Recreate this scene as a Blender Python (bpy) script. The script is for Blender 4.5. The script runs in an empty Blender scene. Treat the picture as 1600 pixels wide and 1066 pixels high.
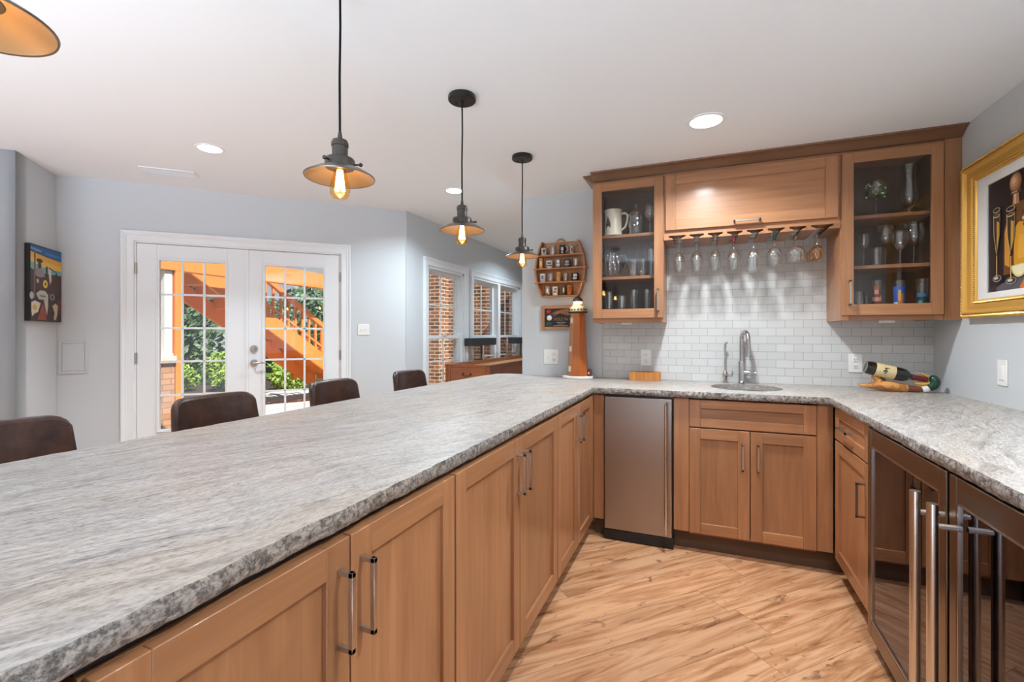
import bpy, bmesh, math, random
from mathutils import Vector, Matrix, noise, geometry
random.seed(7)
SC = bpy.context.scene
COL = SC.collection
PI = math.pi
S2 = math.sqrt(0.5)

# ---------------------------------------------------------------- camera, sky, sun, exposure
cam_d = bpy.data.cameras.new('camera')
cam_d.sensor_width = 36.0
cam_d.lens = 726.06 / 1600 * 36
cam_d.shift_y = -(533 - 521.5) / 1600
cam_d.clip_start = 0.02
cam = bpy.data.objects.new('camera', cam_d)
COL.objects.link(cam)
cam.location = (0.0604, -3.4309, 1.2399)
cam.rotation_euler = (PI / 2, 0, 0.3857)
SC.camera = cam

world = bpy.data.worlds.new('world')
SC.world = world
world.use_nodes = True
wn = world.node_tree
for n in list(wn.nodes):
    wn.nodes.remove(n)
sky = wn.nodes.new('ShaderNodeTexSky')
sky.sky_type = 'HOSEK_WILKIE'
sky.turbidity = 3.5
sky.ground_albedo = 0.6
sky.sun_direction = Vector((0.65, -0.25, 0.85)).normalized()
bg = wn.nodes.new('ShaderNodeBackground')
bg.inputs['Strength'].default_value = 2.6
hs = wn.nodes.new('ShaderNodeHueSaturation')
hs.inputs['Saturation'].default_value = 0.35; hs.inputs['Value'].default_value = 0.6
wo = wn.nodes.new('ShaderNodeOutputWorld')
wn.links.new(sky.outputs[0], hs.inputs['Color'])
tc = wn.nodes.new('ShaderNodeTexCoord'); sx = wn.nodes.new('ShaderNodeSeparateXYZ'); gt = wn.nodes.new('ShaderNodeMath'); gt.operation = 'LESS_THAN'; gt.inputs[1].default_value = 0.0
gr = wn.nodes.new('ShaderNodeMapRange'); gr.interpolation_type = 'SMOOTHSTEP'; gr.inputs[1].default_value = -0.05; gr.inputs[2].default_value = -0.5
gc = wn.nodes.new('ShaderNodeMix'); gc.data_type = 'RGBA'      # added fill from below for the ceiling: dim horizon, overbright bluish downward
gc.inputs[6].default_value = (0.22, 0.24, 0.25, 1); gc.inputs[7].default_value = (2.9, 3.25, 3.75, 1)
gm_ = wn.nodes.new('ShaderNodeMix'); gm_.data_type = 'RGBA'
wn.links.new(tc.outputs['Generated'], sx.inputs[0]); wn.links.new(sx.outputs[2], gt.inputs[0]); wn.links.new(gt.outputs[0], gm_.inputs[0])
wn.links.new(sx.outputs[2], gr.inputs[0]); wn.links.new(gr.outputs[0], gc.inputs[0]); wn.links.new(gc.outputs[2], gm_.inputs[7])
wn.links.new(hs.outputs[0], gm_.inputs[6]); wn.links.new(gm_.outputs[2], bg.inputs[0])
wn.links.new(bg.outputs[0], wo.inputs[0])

sun_d = bpy.data.lights.new('sun', 'SUN')
sun_d.energy = 8.5
sun_d.angle = 0.01
sun_d.color = (1.0, 0.95, 0.86)
sun = bpy.data.objects.new('sun', sun_d)
COL.objects.link(sun)
sun.rotation_euler = Vector((0.65, -0.25, 0.85)).to_track_quat('Z', 'Y').to_euler()
DOWN_W = 16.0      # recessed downlights
PEND_W = 1.6       # pendant bulbs

SC.view_settings.view_transform = 'Standard'
SC.view_settings.look = 'None'
SC.view_settings.exposure = 0.22
SC.view_settings.gamma = 1.0
SC.view_settings.use_curve_mapping = False
SC.cycles.max_bounces = 10
SC.cycles.diffuse_bounces = 6
SC.cycles.glossy_bounces = 5
SC.cycles.transmission_bounces = 6
SC.cycles.transparent_max_bounces = 32
SC.cycles.use_denoising = True
SC.cycles.sample_clamp_indirect = 6.0
SC.cycles.caustics_reflective = False
SC.cycles.caustics_refractive = False

# ---------------------------------------------------------------- mesh builder
class MB:
    def __init__(s, xf=None):
        s.v = []; s.f = []; s.uv = []; s.m = []; s.xf = xf; s.mi = 0
    def P(s, p):
        p = Vector(p)
        return s.xf @ p if s.xf else p
    def add(s, pts, faces, uvs=None):
        b = len(s.v)
        s.v += [s.P(p) for p in pts]
        for i, f in enumerate(faces):
            s.f.append([b + k for k in f]); s.m.append(s.mi)
            s.uv.append(uvs[i] if uvs else [(0, 0)] * len(f))
    def box(s, lo, hi, grain=2):
        lo = [min(a, b) for a, b in zip(lo, hi)] if True else lo
        x0, y0, z0 = lo; x1, y1, z1 = [max(a, b) for a, b in zip(lo, hi)]
        p = [(x0, y0, z0), (x1, y0, z0), (x1, y1, z0), (x0, y1, z0), (x0, y0, z1), (x1, y0, z1), (x1, y1, z1), (x0, y1, z1)]
        F = [(0, 3, 2, 1), (4, 5, 6, 7), (0, 1, 5, 4), (1, 2, 6, 5), (2, 3, 7, 6), (3, 0, 4, 7)]
        ru = random.uniform(0, 5); rv = random.randint(1, 60) * 10
        o = [a for a in (0, 1, 2) if a != grain]
        U = [[(p[k][grain] + ru, p[k][o[0]] + p[k][o[1]] + rv + 3) for k in f] for f in F]
        s.add(p, F, U)
        return s
    def cyl(s, a, b, r, r2=None, n=16, caps=True):
        return s.tube([a, b], [r, r if r2 is None else r2], n, caps)
    def tube(s, path, r, n=12, caps=True, closed=False):
        path = [Vector(p) for p in path]
        R = r if isinstance(r, (list, tuple)) else [r] * len(path)
        pts = []; up = None
        L = len(path)
        for i, p in enumerate(path):
            if closed:
                t = path[(i + 1) % L] - path[i - 1]
            else:
                t = path[min(i + 1, L - 1)] - path[max(i - 1, 0)]
            t.normalize()
            if up is None:
                up = Vector((0, 0, 1)) if abs(t.z) < 0.9 else Vector((1, 0, 0))
            a = up - t * up.dot(t)
            if a.length < 1e-5:
                a = t.orthogonal()
            a.normalize(); b = t.cross(a); up = a
            for k in range(n):
                th = 2 * PI * k / n
                pts.append(p + (a * math.cos(th) + b * math.sin(th)) * R[i])
        F = []
        for i in range(L if closed else L - 1):
            j = (i + 1) % L
            for k in range(n):
                F.append((i * n + k, i * n + (k + 1) % n, j * n + (k + 1) % n, j * n + k))
        if caps and not closed:
            F.append(tuple(range(n - 1, -1, -1))); F.append(tuple(range((L - 1) * n, L * n)))
        s.add(pts, F)
        return s
    def lathe(s, prof, c=(0, 0, 0), n=24, axis=None, flute=None):
        """prof: list of (r, h) ; axis default +Z"""
        c = Vector(c)
        M = Matrix.Identity(3) if axis is None else Vector((0, 0, 1)).rotation_difference(Vector(axis)).to_matrix()
        pts = []; ring = []
        for r, h in prof:
            if r < 1e-6:
                ring.append([len(pts)]); pts.append(c + M @ Vector((0, 0, h)))
            else:
                ids = []
                for k in range(n):
                    th = 2 * PI * k / n
                    rr = r * (1 + flute[0] * math.cos(flute[1] * th)) if flute else r
                    ids.append(len(pts)); pts.append(c + M @ Vector((rr * math.cos(th), rr * math.sin(th), h)))
                ring.append(ids)
        F = []
        for a, b in zip(ring, ring[1:]):
            for k in range(n):
                k2 = (k + 1) % n
                if len(a) == 1 and len(b) == 1: continue
                if len(a) == 1: F.append((a[0], b[k2], b[k]))
                elif len(b) == 1: F.append((a[k], a[k2], b[0]))
                else: F.append((a[k], a[k2], b[k2], b[k]))
        s.add(pts, F)
        return s
    def prism(s, poly, z0, z1, ax=2):
        """poly list of 2d pts, extruded along axis ax between z0, z1"""
        def mk(p, h):
            q = list(p); q.insert(ax, h); return q
        n = len(poly)
        pts = [mk(p, z0) for p in poly] + [mk(p, z1) for p in poly]
        F = [tuple(range(n - 1, -1, -1)), tuple(range(n, 2 * n))]
        F += [(i, (i + 1) % n, n + (i + 1) % n, n + i) for i in range(n)]
        ru = random.uniform(0, 5); rv = random.randint(1, 60) * 10
        g = ax; o = [a for a in (0, 1, 2) if a != g]
        U = [[(pts[k][g] + ru, pts[k][o[0]] + pts[k][o[1]] + rv + 3) for k in f] for f in F]
        s.add(pts, F, U)
        return s
    def ell(s, c, r, n=16, m=10):
        prof = [(math.sin(PI * i / m), -math.cos(PI * i / m)) for i in range(m + 1)]
        prof[0] = (0, -1); prof[-1] = (0, 1)
        b = len(s.v)
        old = s.xf; s.xf = None
        s.lathe(prof, (0, 0, 0), n)
        s.xf = old
        for i in range(b, len(s.v)):
            q = s.v[i]
            s.v[i] = s.P((c[0] + q.x * r[0], c[1] + q.y * r[1], c[2] + q.z * r[2]))
        return s

def root_loc(o):
    while o.parent: o = o.parent
    return o.location.copy()

def obj(name, mb, mat, parent=None, bevel=0.0, world=True, smooth=True, recalc=True, ang=38, solid=0.0, subsurf=0):
    me = bpy.data.meshes.new(name)
    off = root_loc(parent) if (parent and world) else Vector((0, 0, 0))
    me.from_pydata([v - off for v in mb.v], [], mb.f)
    uvl = me.uv_layers.new(name='UVMap')
    k = 0
    for u in mb.uv:
        for c in u:
            uvl.data[k].uv = c; k += 1
    mats = mat if isinstance(mat, (list, tuple)) else [mat]
    for m in mats: me.materials.append(m)
    for p, i in zip(me.polygons, mb.m): p.material_index = i
    if recalc:
        bm = bmesh.new(); bm.from_mesh(me)
        bmesh.ops.recalc_face_normals(bm, faces=bm.faces)
        bm.to_mesh(me); bm.free()
    if smooth:
        for p in me.polygons: p.use_smooth = True
        me.set_sharp_from_angle(angle=math.radians(ang))
    o = bpy.data.objects.new(name, me)
    COL.objects.link(o)
    if parent: o.parent = parent
    if solid:
        md = o.modifiers.new('solid', 'SOLIDIFY'); md.thickness = solid; md.offset = -1
    if subsurf:
        md = o.modifiers.new('sub', 'SUBSURF'); md.levels = subsurf; md.render_levels = subsurf
    if bevel:
        md = o.modifiers.new('bevel', 'BEVEL'); md.width = bevel; md.segments = 2
        md.limit_method = 'ANGLE'; md.angle_limit = math.radians(40); md.harden_normals = False
    return o

def tag(o, label=None, cat=None, group=None, kind=None):
    if label: o['label'] = label
    if cat: o['category'] = cat
    if group: o['group'] = group
    if kind: o['kind'] = kind
    return o

def thing(name, label, cat, loc=(0, 0, 0), rotz=0.0, group=None, kind=None):
    o = bpy.data.objects.new(name, None); COL.objects.link(o)
    o.empty_display_size = 0.05
    o.location = loc; o.rotation_euler = (0, 0, rotz)
    return tag(o, label, cat, group, kind)

def dup(root, loc, rotz=None, label=None, group=None):
    def cp(o, par):
        c = o.copy(); COL.objects.link(c)
        if par: c.parent = par
        for ch in list(o.children): cp(ch, c)
        return c
    r = cp(root, None)
    r.location = loc
    if rotz is not None: r.rotation_euler = (0, 0, rotz)
    if label: r['label'] = label
    if group: r['group'] = group
    return r

def fr(o, U, I):
    """frame: local x -> U, local y -> I (inward), z up, origin o"""
    U = Vector(U); I = Vector(I)
    return Matrix(((U.x, I.x, 0, o[0]), (U.y, I.y, 0, o[1]), (0, 0, 1, o[2]), (0, 0, 0, 1)))

# ---------------------------------------------------------------- materials
def mat(name, col=(0.5, 0.5, 0.5), rough=0.5, metal=0.0, emit=None, es=0.0, spec=None, coat=0.0):
    m = bpy.data.materials.new(name); m.use_nodes = True
    b = m.node_tree.nodes['Principled BSDF']
    b.inputs['Base Color'].default_value = (*col, 1)
    b.inputs['Roughness'].default_value = rough
    b.inputs['Metallic'].default_value = metal
    if spec is not None: b.inputs['Specular IOR Level'].default_value = spec
    if coat: b.inputs['Coat Weight'].default_value = coat; b.inputs['Coat Roughness'].default_value = 0.15
    if emit:
        b.inputs['Emission Color'].default_value = (*emit, 1); b.inputs['Emission Strength'].default_value = es
    return m

class NT:
    def __init__(s, m):
        s.t = m.node_tree; s.b = s.t.nodes.get('Principled BSDF')
    def n(s, typ, **kw):
        x = s.t.nodes.new('ShaderNode' + typ)
        for k, v in kw.items():
            if k in ('op',): x.operation = v
            elif k == 'blend': x.data_type = 'RGBA'; x.blend_type = v
            else: setattr(x, k, v)
        return x
    def l(s, a, b): s.t.links.new(a, b)
    def val(s, inp, v):
        if hasattr(v, 'is_linked') or hasattr(v, 'links'): s.l(v, inp)
        else: inp.default_value = v
    def math(s, op, a, b=None, c=None):
        x = s.n('Math', op=op); s.val(x.inputs[0], a)
        if b is not None: s.val(x.inputs[1], b)
        if c is not None: s.val(x.inputs[2], c)
        return x.outputs[0]
    def mix(s, fac, a, b, blend='MIX'):
        x = s.n('Mix', blend=blend)
        s.val(x.inputs[0], fac); s.val(x.inputs[6], a if not isinstance(a, tuple) else (*a, 1)[:4]); s.val(x.inputs[7], b if not isinstance(b, tuple) else (*b, 1)[:4])
        return x.outputs[2]
    def ramp(s, fac, stops, interp='LINEAR'):
        x = s.n('ValToRGB'); x.color_ramp.interpolation = interp
        e = x.color_ramp.elements
        while len(e) < len(stops): e.new(0.5)
        for i, (p, c) in enumerate(stops):
            e[i].position = p; e[i].color = (*c, 1) if len(c) == 3 else c
        s.l(fac, x.inputs[0]); return x.outputs[0]
    def noise(s, vec, scale=5, detail=4, rough=0.55, dist=0.0, dims='3D'):
        x = s.n('TexNoise', noise_dimensions=dims)
        s.l(vec, x.inputs['Vector']); x.inputs['Scale'].default_value = scale
        x.inputs['Detail'].default_value = detail; x.inputs['Roughness'].default_value = rough
        x.inputs['Distortion'].default_value = dist
        return x.outputs['Fac']
    def mapping(s, vec, scale=(1, 1, 1), rot=(0, 0, 0), loc=(0, 0, 0)):
        x = s.n('Mapping'); s.l(vec, x.inputs[0])
        x.inputs['Scale'].default_value = scale; x.inputs['Rotation'].default_value = rot; x.inputs['Location'].default_value = loc
        return x.outputs[0]
    def pos(s): return s.n('NewGeometry').outputs['Position']
    def objc(s): return s.n('TexCoord').outputs['Object']
    def uv(s): return s.n('TexCoord').outputs['UV']
    def bump(s, h, strength=0.2, dist=0.01):
        x = s.n('Bump'); x.inputs['Strength'].default_value = strength; x.inputs['Distance'].default_value = dist
        s.l(h, x.inputs['Height']); s.l(x.outputs[0], s.b.inputs['Normal'])
    def sep(s, v):
        x = s.n('SeparateXYZ'); s.l(v, x.inputs[0]); return x.outputs
    def comb(s, a, b, c=0.0):
        x = s.n('CombineXYZ'); s.val(x.inputs[0], a); s.val(x.inputs[1], b); s.val(x.inputs[2], c); return x.outputs[0]

def wood(name, light, dark, rough=0.38, vary=0.25, across=38.0, along=2.2, coat=0.3):
    m = mat(name, light, rough, coat=coat); t = NT(m)
    u, v, _ = t.sep(t.uv())
    bid = t.math('FLOOR', t.math('DIVIDE', v, 10.0))
    wn_ = t.n('TexWhiteNoise', noise_dimensions='1D'); t.l(bid, wn_.inputs['W'])
    vec = t.comb(t.math('MULTIPLY', u, along), t.math('MULTIPLY', v, across), 0.0)
    g1 = t.noise(vec, 1.0, 5, 0.6, 0.6)
    vec2 = t.comb(t.math('MULTIPLY', u, 0.9), t.math('MULTIPLY', v, 7.0), 3.0)
    g2 = t.noise(vec2, 1.3, 3, 0.5, 1.2)
    f = t.math('ADD', t.math('MULTIPLY', g1, 0.55), t.math('MULTIPLY', g2, 0.45))
    c = t.ramp(f, [(0.32, dark), (0.52, tuple((a + b) / 2 for a, b in zip(light, dark))), (0.68, light)])
    br = t.math('ADD', 1.0 - vary / 2, t.math('MULTIPLY', wn_.outputs['Value'], vary))
    hsv = t.n('HueSaturation'); t.l(c, hsv.inputs['Color']); t.l(br, hsv.inputs['Value'])
    t.l(hsv.outputs[0], t.b.inputs['Base Color'])
    pv = t.comb(t.math('MULTIPLY', u, 14.0), t.math('MULTIPLY', v, 320.0), 0.0)
    t.bump(t.noise(pv, 1.0, 2, 0.5), 0.05, 0.002)
    return m

M = {}
M['wall'] = mat('wall_paint', (0.575, 0.605, 0.63), 0.6)
M['ceil'] = mat('ceiling_paint', (0.815, 0.845, 0.865), 0.7)
M['trim'] = mat('white_trim', (0.775, 0.805, 0.83), 0.35)
M['plate'] = mat('white_plastic', (0.82, 0.82, 0.80), 0.35)
M['slot'] = mat('dark_slot', (0.05, 0.05, 0.05), 0.5)
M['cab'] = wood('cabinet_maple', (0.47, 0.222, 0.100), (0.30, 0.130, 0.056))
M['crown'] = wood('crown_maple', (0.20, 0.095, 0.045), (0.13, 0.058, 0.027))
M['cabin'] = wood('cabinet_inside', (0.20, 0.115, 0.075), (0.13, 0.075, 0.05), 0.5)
M['toe'] = mat('toe_kick', (0.10, 0.055, 0.033), 0.5)
M['nickel'] = mat('brushed_nickel', (0.52, 0.46, 0.41), 0.3, 1.0)
M['steel'] = mat('stainless', (0.40, 0.355, 0.33), 0.3, 1.0)
M['chrome'] = mat('faucet_steel', (0.55, 0.54, 0.53), 0.22, 1.0)
M['barsteel'] = mat('polished_bar', (0.72, 0.67, 0.62), 0.25, 1.0)
M['black'] = mat('black_plastic', (0.012, 0.012, 0.013), 0.35)
M['dmetal'] = mat('aged_bronze', (0.085, 0.075, 0.068), 0.4, 0.75)
M['shade'] = mat('shade_metal', (0.22, 0.20, 0.185), 0.33, 0.9)
M['shadein'] = mat('shade_inside', (0.40, 0.27, 0.16), 0.38, 0.7)
M['cord'] = mat('black_cord', (0.008, 0.008, 0.008), 0.8, spec=0.15)
M['canopy'] = mat('black_canopy', (0.02, 0.019, 0.018), 0.3, 0.3)
M['leather'] = mat('brown_leather', (0.045, 0.024, 0.017), 0.38)
M['legm'] = mat('stool_metal', (0.03, 0.03, 0.03), 0.45, 0.6)
M['gold'] = mat('gold_frame', (0.78, 0.44, 0.10), 0.34, 0.45)
M['golddk'] = mat('gold_recess', (0.22, 0.11, 0.035), 0.5, 0.4)
M['matw'] = mat('picture_mat', (0.83, 0.82, 0.80), 0.7)
M['cream'] = mat('cream_ceramic', (0.72, 0.66, 0.52), 0.3)
M['emblem'] = mat('dark_emblem', (0.04, 0.03, 0.03), 0.5)
M['brown'] = wood('shelf_oak', (0.52, 0.22, 0.075), (0.34, 0.125, 0.045))
M['amberw'] = wood('bamboo', (0.62, 0.26, 0.06), (0.40, 0.14, 0.03), across=90)
M['tower'] = wood('lighthouse_wood', (0.46, 0.125, 0.018), (0.30, 0.07, 0.012))
M['towerlt'] = wood('lighthouse_light_wood', (0.52, 0.26, 0.12), (0.40, 0.17, 0.075))
M['whitep'] = mat('white_paint', (0.8, 0.79, 0.76), 0.4)
M['redp'] = mat('dark_red_paint', (0.12, 0.02, 0.02), 0.4)

def noisebump(m, scale, st, dist=0.002):
    t = NT(m); t.bump(t.noise(t.pos(), scale, 3, 0.6), st, dist)
noisebump(M['leather'], 160, 0.35)
t = NT(M['leather'])
t.l(t.ramp(t.noise(t.pos(), 14, 6, 0.7), [(0.35, (0.032, 0.014, 0.010)), (0.65, (0.085, 0.034, 0.020))]), t.b.inputs['Base Color'])
noisebump(M['wall'], 300, 0.04)
t = NT(M['steel'])
t.l(t.ramp(t.noise(t.mapping(t.pos(), (2, 2, 1400)), 1, 2, 0.5), [(0.3, (0.28,) * 3), (0.7, (0.32,) * 3)]), t.b.inputs['Roughness'])

def thin_glass(name, tint=(0.95, 0.96, 0.96), ior=1.5, k=1.0, rough=0.02, refl=(1, 1, 1), mul=1.0):
    m = bpy.data.materials.new(name); m.use_nodes = True; t = NT(m)
    t.t.nodes.remove(t.b)
    out = t.t.nodes['Material Output']
    tr = t.n('BsdfTransparent'); tr.inputs[0].default_value = (*tint, 1)
    gl = t.n('BsdfGlossy'); gl.inputs['Roughness'].default_value = rough; gl.inputs[0].default_value = (*refl, 1)
    lw = t.n('LayerWeight'); lw.inputs['Blend'].default_value = 0.5
    p = t.math('POWER', lw.outputs['Facing'], 4.0 * k)
    f = t.math('MULTIPLY_ADD', p, 0.75 * mul, 0.045 * mul)
    mx = t.n('MixShader'); t.l(f, mx.inputs[0]); t.l(tr.outputs[0], mx.inputs[1]); t.l(gl.outputs[0], mx.inputs[2])
    t.l(mx.outputs[0], out.inputs[0])
    return m
M['pane'] = thin_glass('window_pane', (0.97, 0.98, 0.98))
M['cabpane'] = thin_glass('cabinet_pane', (0.94, 0.94, 0.94), mul=0.45)
M['cooler'] = thin_glass('tinted_glass', (0.20, 0.19, 0.23), mul=1.7, refl=(.62, .62, .70))
M['glass'] = thin_glass('drinking_glass', (0.96, 0.965, 0.965), k=0.8, mul=2.2)
M['bulbglass'] = thin_glass('amber_bulb_glass', (1.0, 0.86, 0.6), k=0.6, refl=(1, 0.8, 0.5))

def emit(name, col, s):
    m = bpy.data.materials.new(name); m.use_nodes = True; t = NT(m); t.t.nodes.remove(t.b)
    e = t.n('Emission'); e.inputs[0].default_value = (*col, 1); e.inputs[1].default_value = s
    t.l(e.outputs[0], t.t.nodes['Material Output'].inputs[0]); return m
M['filament'] = emit('glowing_filament', (1.0, 0.66, 0.26), 26.0)
M['lens'] = emit('downlight_lens', (1.0, 0.97, 0.92), 9.0)
M['lantern'] = emit('lantern_glow', (1.0, 0.78, 0.45), 3.0)

# granite
def granite(name, dark=0.0):
    m = mat(name, (0.5, 0.48, 0.46), 0.34, spec=0.35); t = NT(m)
    p = t.mapping(t.pos(), rot=(0, 0, math.radians(24)))
    warp = t.noise(p, 2.2, 3, 0.5)
    x, y, z = t.sep(p)
    xw_ = t.math('ADD', x, t.math('MULTIPLY', t.math('SUBTRACT', warp, 0.5), 0.16))
    st = t.comb(t.math('MULTIPLY', xw_, 1.0), t.math('MULTIPLY', y, 0.16), t.math('MULTIPLY', z, 1.0))
    a = t.noise(st, 62, 7, 0.70, 0.3)
    b = t.noise(st, 14, 6, 0.66, 0.6)
    big = t.noise(st, 3.2, 4, 0.6, 0.5)
    st2 = t.comb(xw_, t.math('MULTIPLY', y, 0.42), z)
    st3 = t.comb(xw_, t.math('MULTIPLY', y, 0.22), z)
    fine = t.noise(st2, 190, 3, 0.7)
    fleck = t.noise(st3, 120, 3, 0.6, 0.8)
    base = t.ramp(a, [(0.28, (0.24, 0.222, 0.208)), (0.42, (0.385, 0.362, 0.342)), (0.54, (0.475, 0.453, 0.428)), (0.70, (0.54, 0.52, 0.495))])
    tan = t.ramp(t.noise(st, 6.0, 4, 0.6, 0.5), [(0.47, (0, 0, 0)), (0.62, (1, 1, 1))])
    c = t.mix(t.math('MULTIPLY', tan, 0.42), base, (0.44, 0.355, 0.275))
    st4 = t.comb(xw_, t.math('MULTIPLY', y, 0.11), z)
    rid = t.math('ABSOLUTE', t.math('SUBTRACT', t.noise(st4, 9, 6, 0.62, 0.7), 0.5))
    line = t.ramp(rid, [(0.0, (1, 1, 1)), (0.022, (0, 0, 0))])
    msk = t.ramp(t.noise(st, 8, 3, 0.6), [(0.46, (0, 0, 0)), (0.58, (1, 1, 1))])
    c = t.mix(t.math('MULTIPLY', t.math('MULTIPLY', line, msk), 0.5), c, (0.10, 0.085, 0.08))
    vein = t.ramp(b, [(0.33, (1, 1, 1)), (0.42, (0, 0, 0))])
    c = t.mix(t.math('MULTIPLY', vein, 0.45), c, (0.17, 0.145, 0.135))
    bv = t.ramp(big, [(0.35, (1, 1, 1)), (0.46, (0, 0, 0))])
    c = t.mix(t.math('MULTIPLY', bv, 0.28), c, (0.24, 0.21, 0.195))
    fl = t.ramp(fleck, [(0.33, (1, 1, 1)), (0.40, (0, 0, 0))])
    c = t.mix(t.math('MULTIPLY', fl, 0.5), c, (0.13, 0.115, 0.105))
    sp = t.ramp(fine, [(0.36, (0.62, 0.60, 0.58)), (0.50, (1, 1, 1)), (0.68, (1.18, 1.18, 1.16))])
    c = t.mix(0.8, c, sp, 'MULTIPLY')
    if dark:
        chip = t.ramp(t.noise(t.pos(), 75, 5, 0.75), [(0.42, (0.10, 0.09, 0.085)), (0.55, (0.85, 0.82, 0.80))])
        c = t.mix(dark, c, chip, 'MULTIPLY')
    t.l(c, t.b.inputs['Base Color'])
    t.bump(t.noise(st2, 60, 5, 0.65), 0.3 if not dark else 0.8, 0.004)
    if dark: t.b.inputs['Roughness'].default_value = 0.45
    return m
M['granite'] = granite('granite_polished')
M['granedge'] = granite('granite_chiselled_edge', 0.8)

# floor planks laid on the diagonal
def plank_floor():
    m = mat('plank_floor', (0.6, 0.35, 0.2), 0.42); t = NT(m)
    p = t.mapping(t.pos(), rot=(0, 0, math.radians(-45)))
    u, v, _ = t.sep(p)
    W = 0.187; L = 1.25
    row = t.math('FLOOR', t.math('DIVIDE', v, W))
    wr = t.n('TexWhiteNoise', noise_dimensions='1D'); t.l(row, wr.inputs['W'])
    uu = t.math('ADD', u, t.math('MULTIPLY', wr.outputs['Value'], L))
    cl = t.math('FLOOR', t.math('DIVIDE', uu, L))
    w2 = t.n('TexWhiteNoise', noise_dimensions='2D'); t.l(t.comb(row, cl), w2.inputs['Vector'])
    idv = w2.outputs['Value']
    fv = t.math('PINGPONG', v, W / 2); fu = t.math('PINGPONG', uu, L / 2)
    def near0(val, wdt):
        return t.math('LESS_THAN', val, wdt)
    seam_v = t.math('MULTIPLY', near0(t.math('ABSOLUTE', t.math('SUBTRACT', t.math('FRACT', t.math('DIVIDE', v, W)), 0.5)), 0.49), -1.0)
    seam_u = t.math('MULTIPLY', near0(t.math('ABSOLUTE', t.math('SUBTRACT', t.math('FRACT', t.math('DIVIDE', uu, L)), 0.5)), 0.4985), -1.0)
    seam = t.math('MAXIMUM', t.math('ADD', seam_v, 1.0), t.math('ADD', seam_u, 1.0))
    vec = t.comb(t.math('ADD', t.math('MULTIPLY', uu, 1.6), t.math('MULTIPLY', idv, 37.0)), t.math('MULTIPLY', v, 16.0), t.math('MULTIPLY', idv, 91.0))
    g = t.noise(vec, 1.0, 7, 0.62, 1.6)
    vec3 = t.comb(t.math('ADD', t.math('MULTIPLY', uu, 3.2), t.math('MULTIPLY', idv, 17.0)), t.math('MULTIPLY', v, 9.0), t.math('MULTIPLY', idv, 51.0))
    kn = t.noise(vec3, 1.15, 3, 0.55, 2.2)
    base = t.ramp(g, [(0.30, (0.20, 0.075, 0.028)), (0.42, (0.46, 0.215, 0.095)), (0.56, (0.64, 0.35, 0.185)), (0.8, (0.71, 0.43, 0.25))])
    knot = t.ramp(kn, [(0.61, (0, 0, 0)), (0.70, (1, 1, 1))])
    c = t.mix(t.math('MULTIPLY', knot, 0.72), base, (0.14, 0.055, 0.022))
    hsv = t.n('HueSaturation'); t.l(c, hsv.inputs['Color'])
    t.l(t.math('ADD', 0.85, t.math('MULTIPLY', idv, 0.28)), hsv.inputs['Value'])
    c = t.mix(t.math('MULTIPLY', seam, 0.55), hsv.outputs[0], (0.16, 0.075, 0.035))
    t.l(c, t.b.inputs['Base Color'])
    t.bump(t.math('SUBTRACT', g, seam), 0.12, 0.003)
    return m
M['floor'] = plank_floor()

def tile_mat():
    m = mat('subway_tile', (0.75, 0.75, 0.74), 0.16); t = NT(m)
    x, y, z = t.sep(t.pos())
    b = t.n('TexBrick'); b.offset = 0.5
    t.l(t.comb(t.math('ADD', x, 5.021), t.math('ADD', z, -0.914 + 5.15 - 0.002)), b.inputs['Vector'])
    b.inputs['Scale'].default_value = 1.0
    b.inputs['Brick Width'].default_value = 0.1015; b.inputs['Row Height'].default_value = 0.0515
    b.inputs['Mortar Size'].default_value = 0.0014; b.inputs['Mortar Smooth'].default_value = 0.3
    b.inputs['Color1'].default_value = (0.57, 0.568, 0.56, 1); b.inputs['Color2'].default_value = (0.62, 0.618, 0.61, 1)
    b.inputs['Mortar'].default_value = (0.36, 0.36, 0.355, 1)
    t.l(b.outputs['Color'], t.b.inputs['Base Color'])
    t.bump(t.math('SUBTRACT', 1.0, b.outputs['Fac']), 0.5, 0.002)
    return m
M['tile'] = tile_mat()

def brick_mat():
    m = mat('brick', (0.4, 0.2, 0.12), 0.85); t = NT(m)
    x, y, z = t.sep(t.pos())
    b = t.n('TexBrick'); b.offset = 0.5
    t.l(t.comb(t.math('ADD', x, y), z), b.inputs['Vector'])
    b.inputs['Scale'].default_value = 1.0
    b.inputs['Brick Width'].default_value = 0.21; b.inputs['Row Height'].default_value = 0.074
    b.inputs['Mortar Size'].default_value = 0.009; b.inputs['Bias'].default_value = -0.1
    b.inputs['Color1'].default_value = (0.33, 0.14, 0.07, 1); b.inputs['Color2'].default_value = (0.09, 0.055, 0.045, 1)
    b.inputs['Mortar'].default_value = (0.62, 0.52, 0.40, 1)
    t.l(b.outputs['Color'], t.b.inputs['Base Color'])
    return m
M['brick'] = brick_mat()
M['pierbrick'] = mat('pier_brick', (.4, .2, .1), .85); t = NT(M['pierbrick'])
x, y, z = t.sep(t.pos()); bt_ = t.n('TexBrick'); t.l(t.comb(t.math('ADD', x, y), z), bt_.inputs['Vector'])
for k_, v_ in (('Scale', 1.0), ('Brick Width', .21), ('Row Height', .074), ('Mortar Size', .006), ('Color1', (.50, .28, .17, 1)), ('Color2', (.36, .19, .12, 1)), ('Mortar', (.24, .14, .10, 1))): bt_.inputs[k_].default_value = v_
t.l(bt_.outputs['Color'], t.b.inputs['Base Color'])
M['concrete'] = mat('patio_concrete', (0.62, 0.61, 0.60), 0.8)
M['cedar'] = mat('cedar_stain', (0.72, 0.23, 0.045), 0.6)
M['mulch'] = mat('mulch', (0.045, 0.028, 0.02), 0.9)
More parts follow.
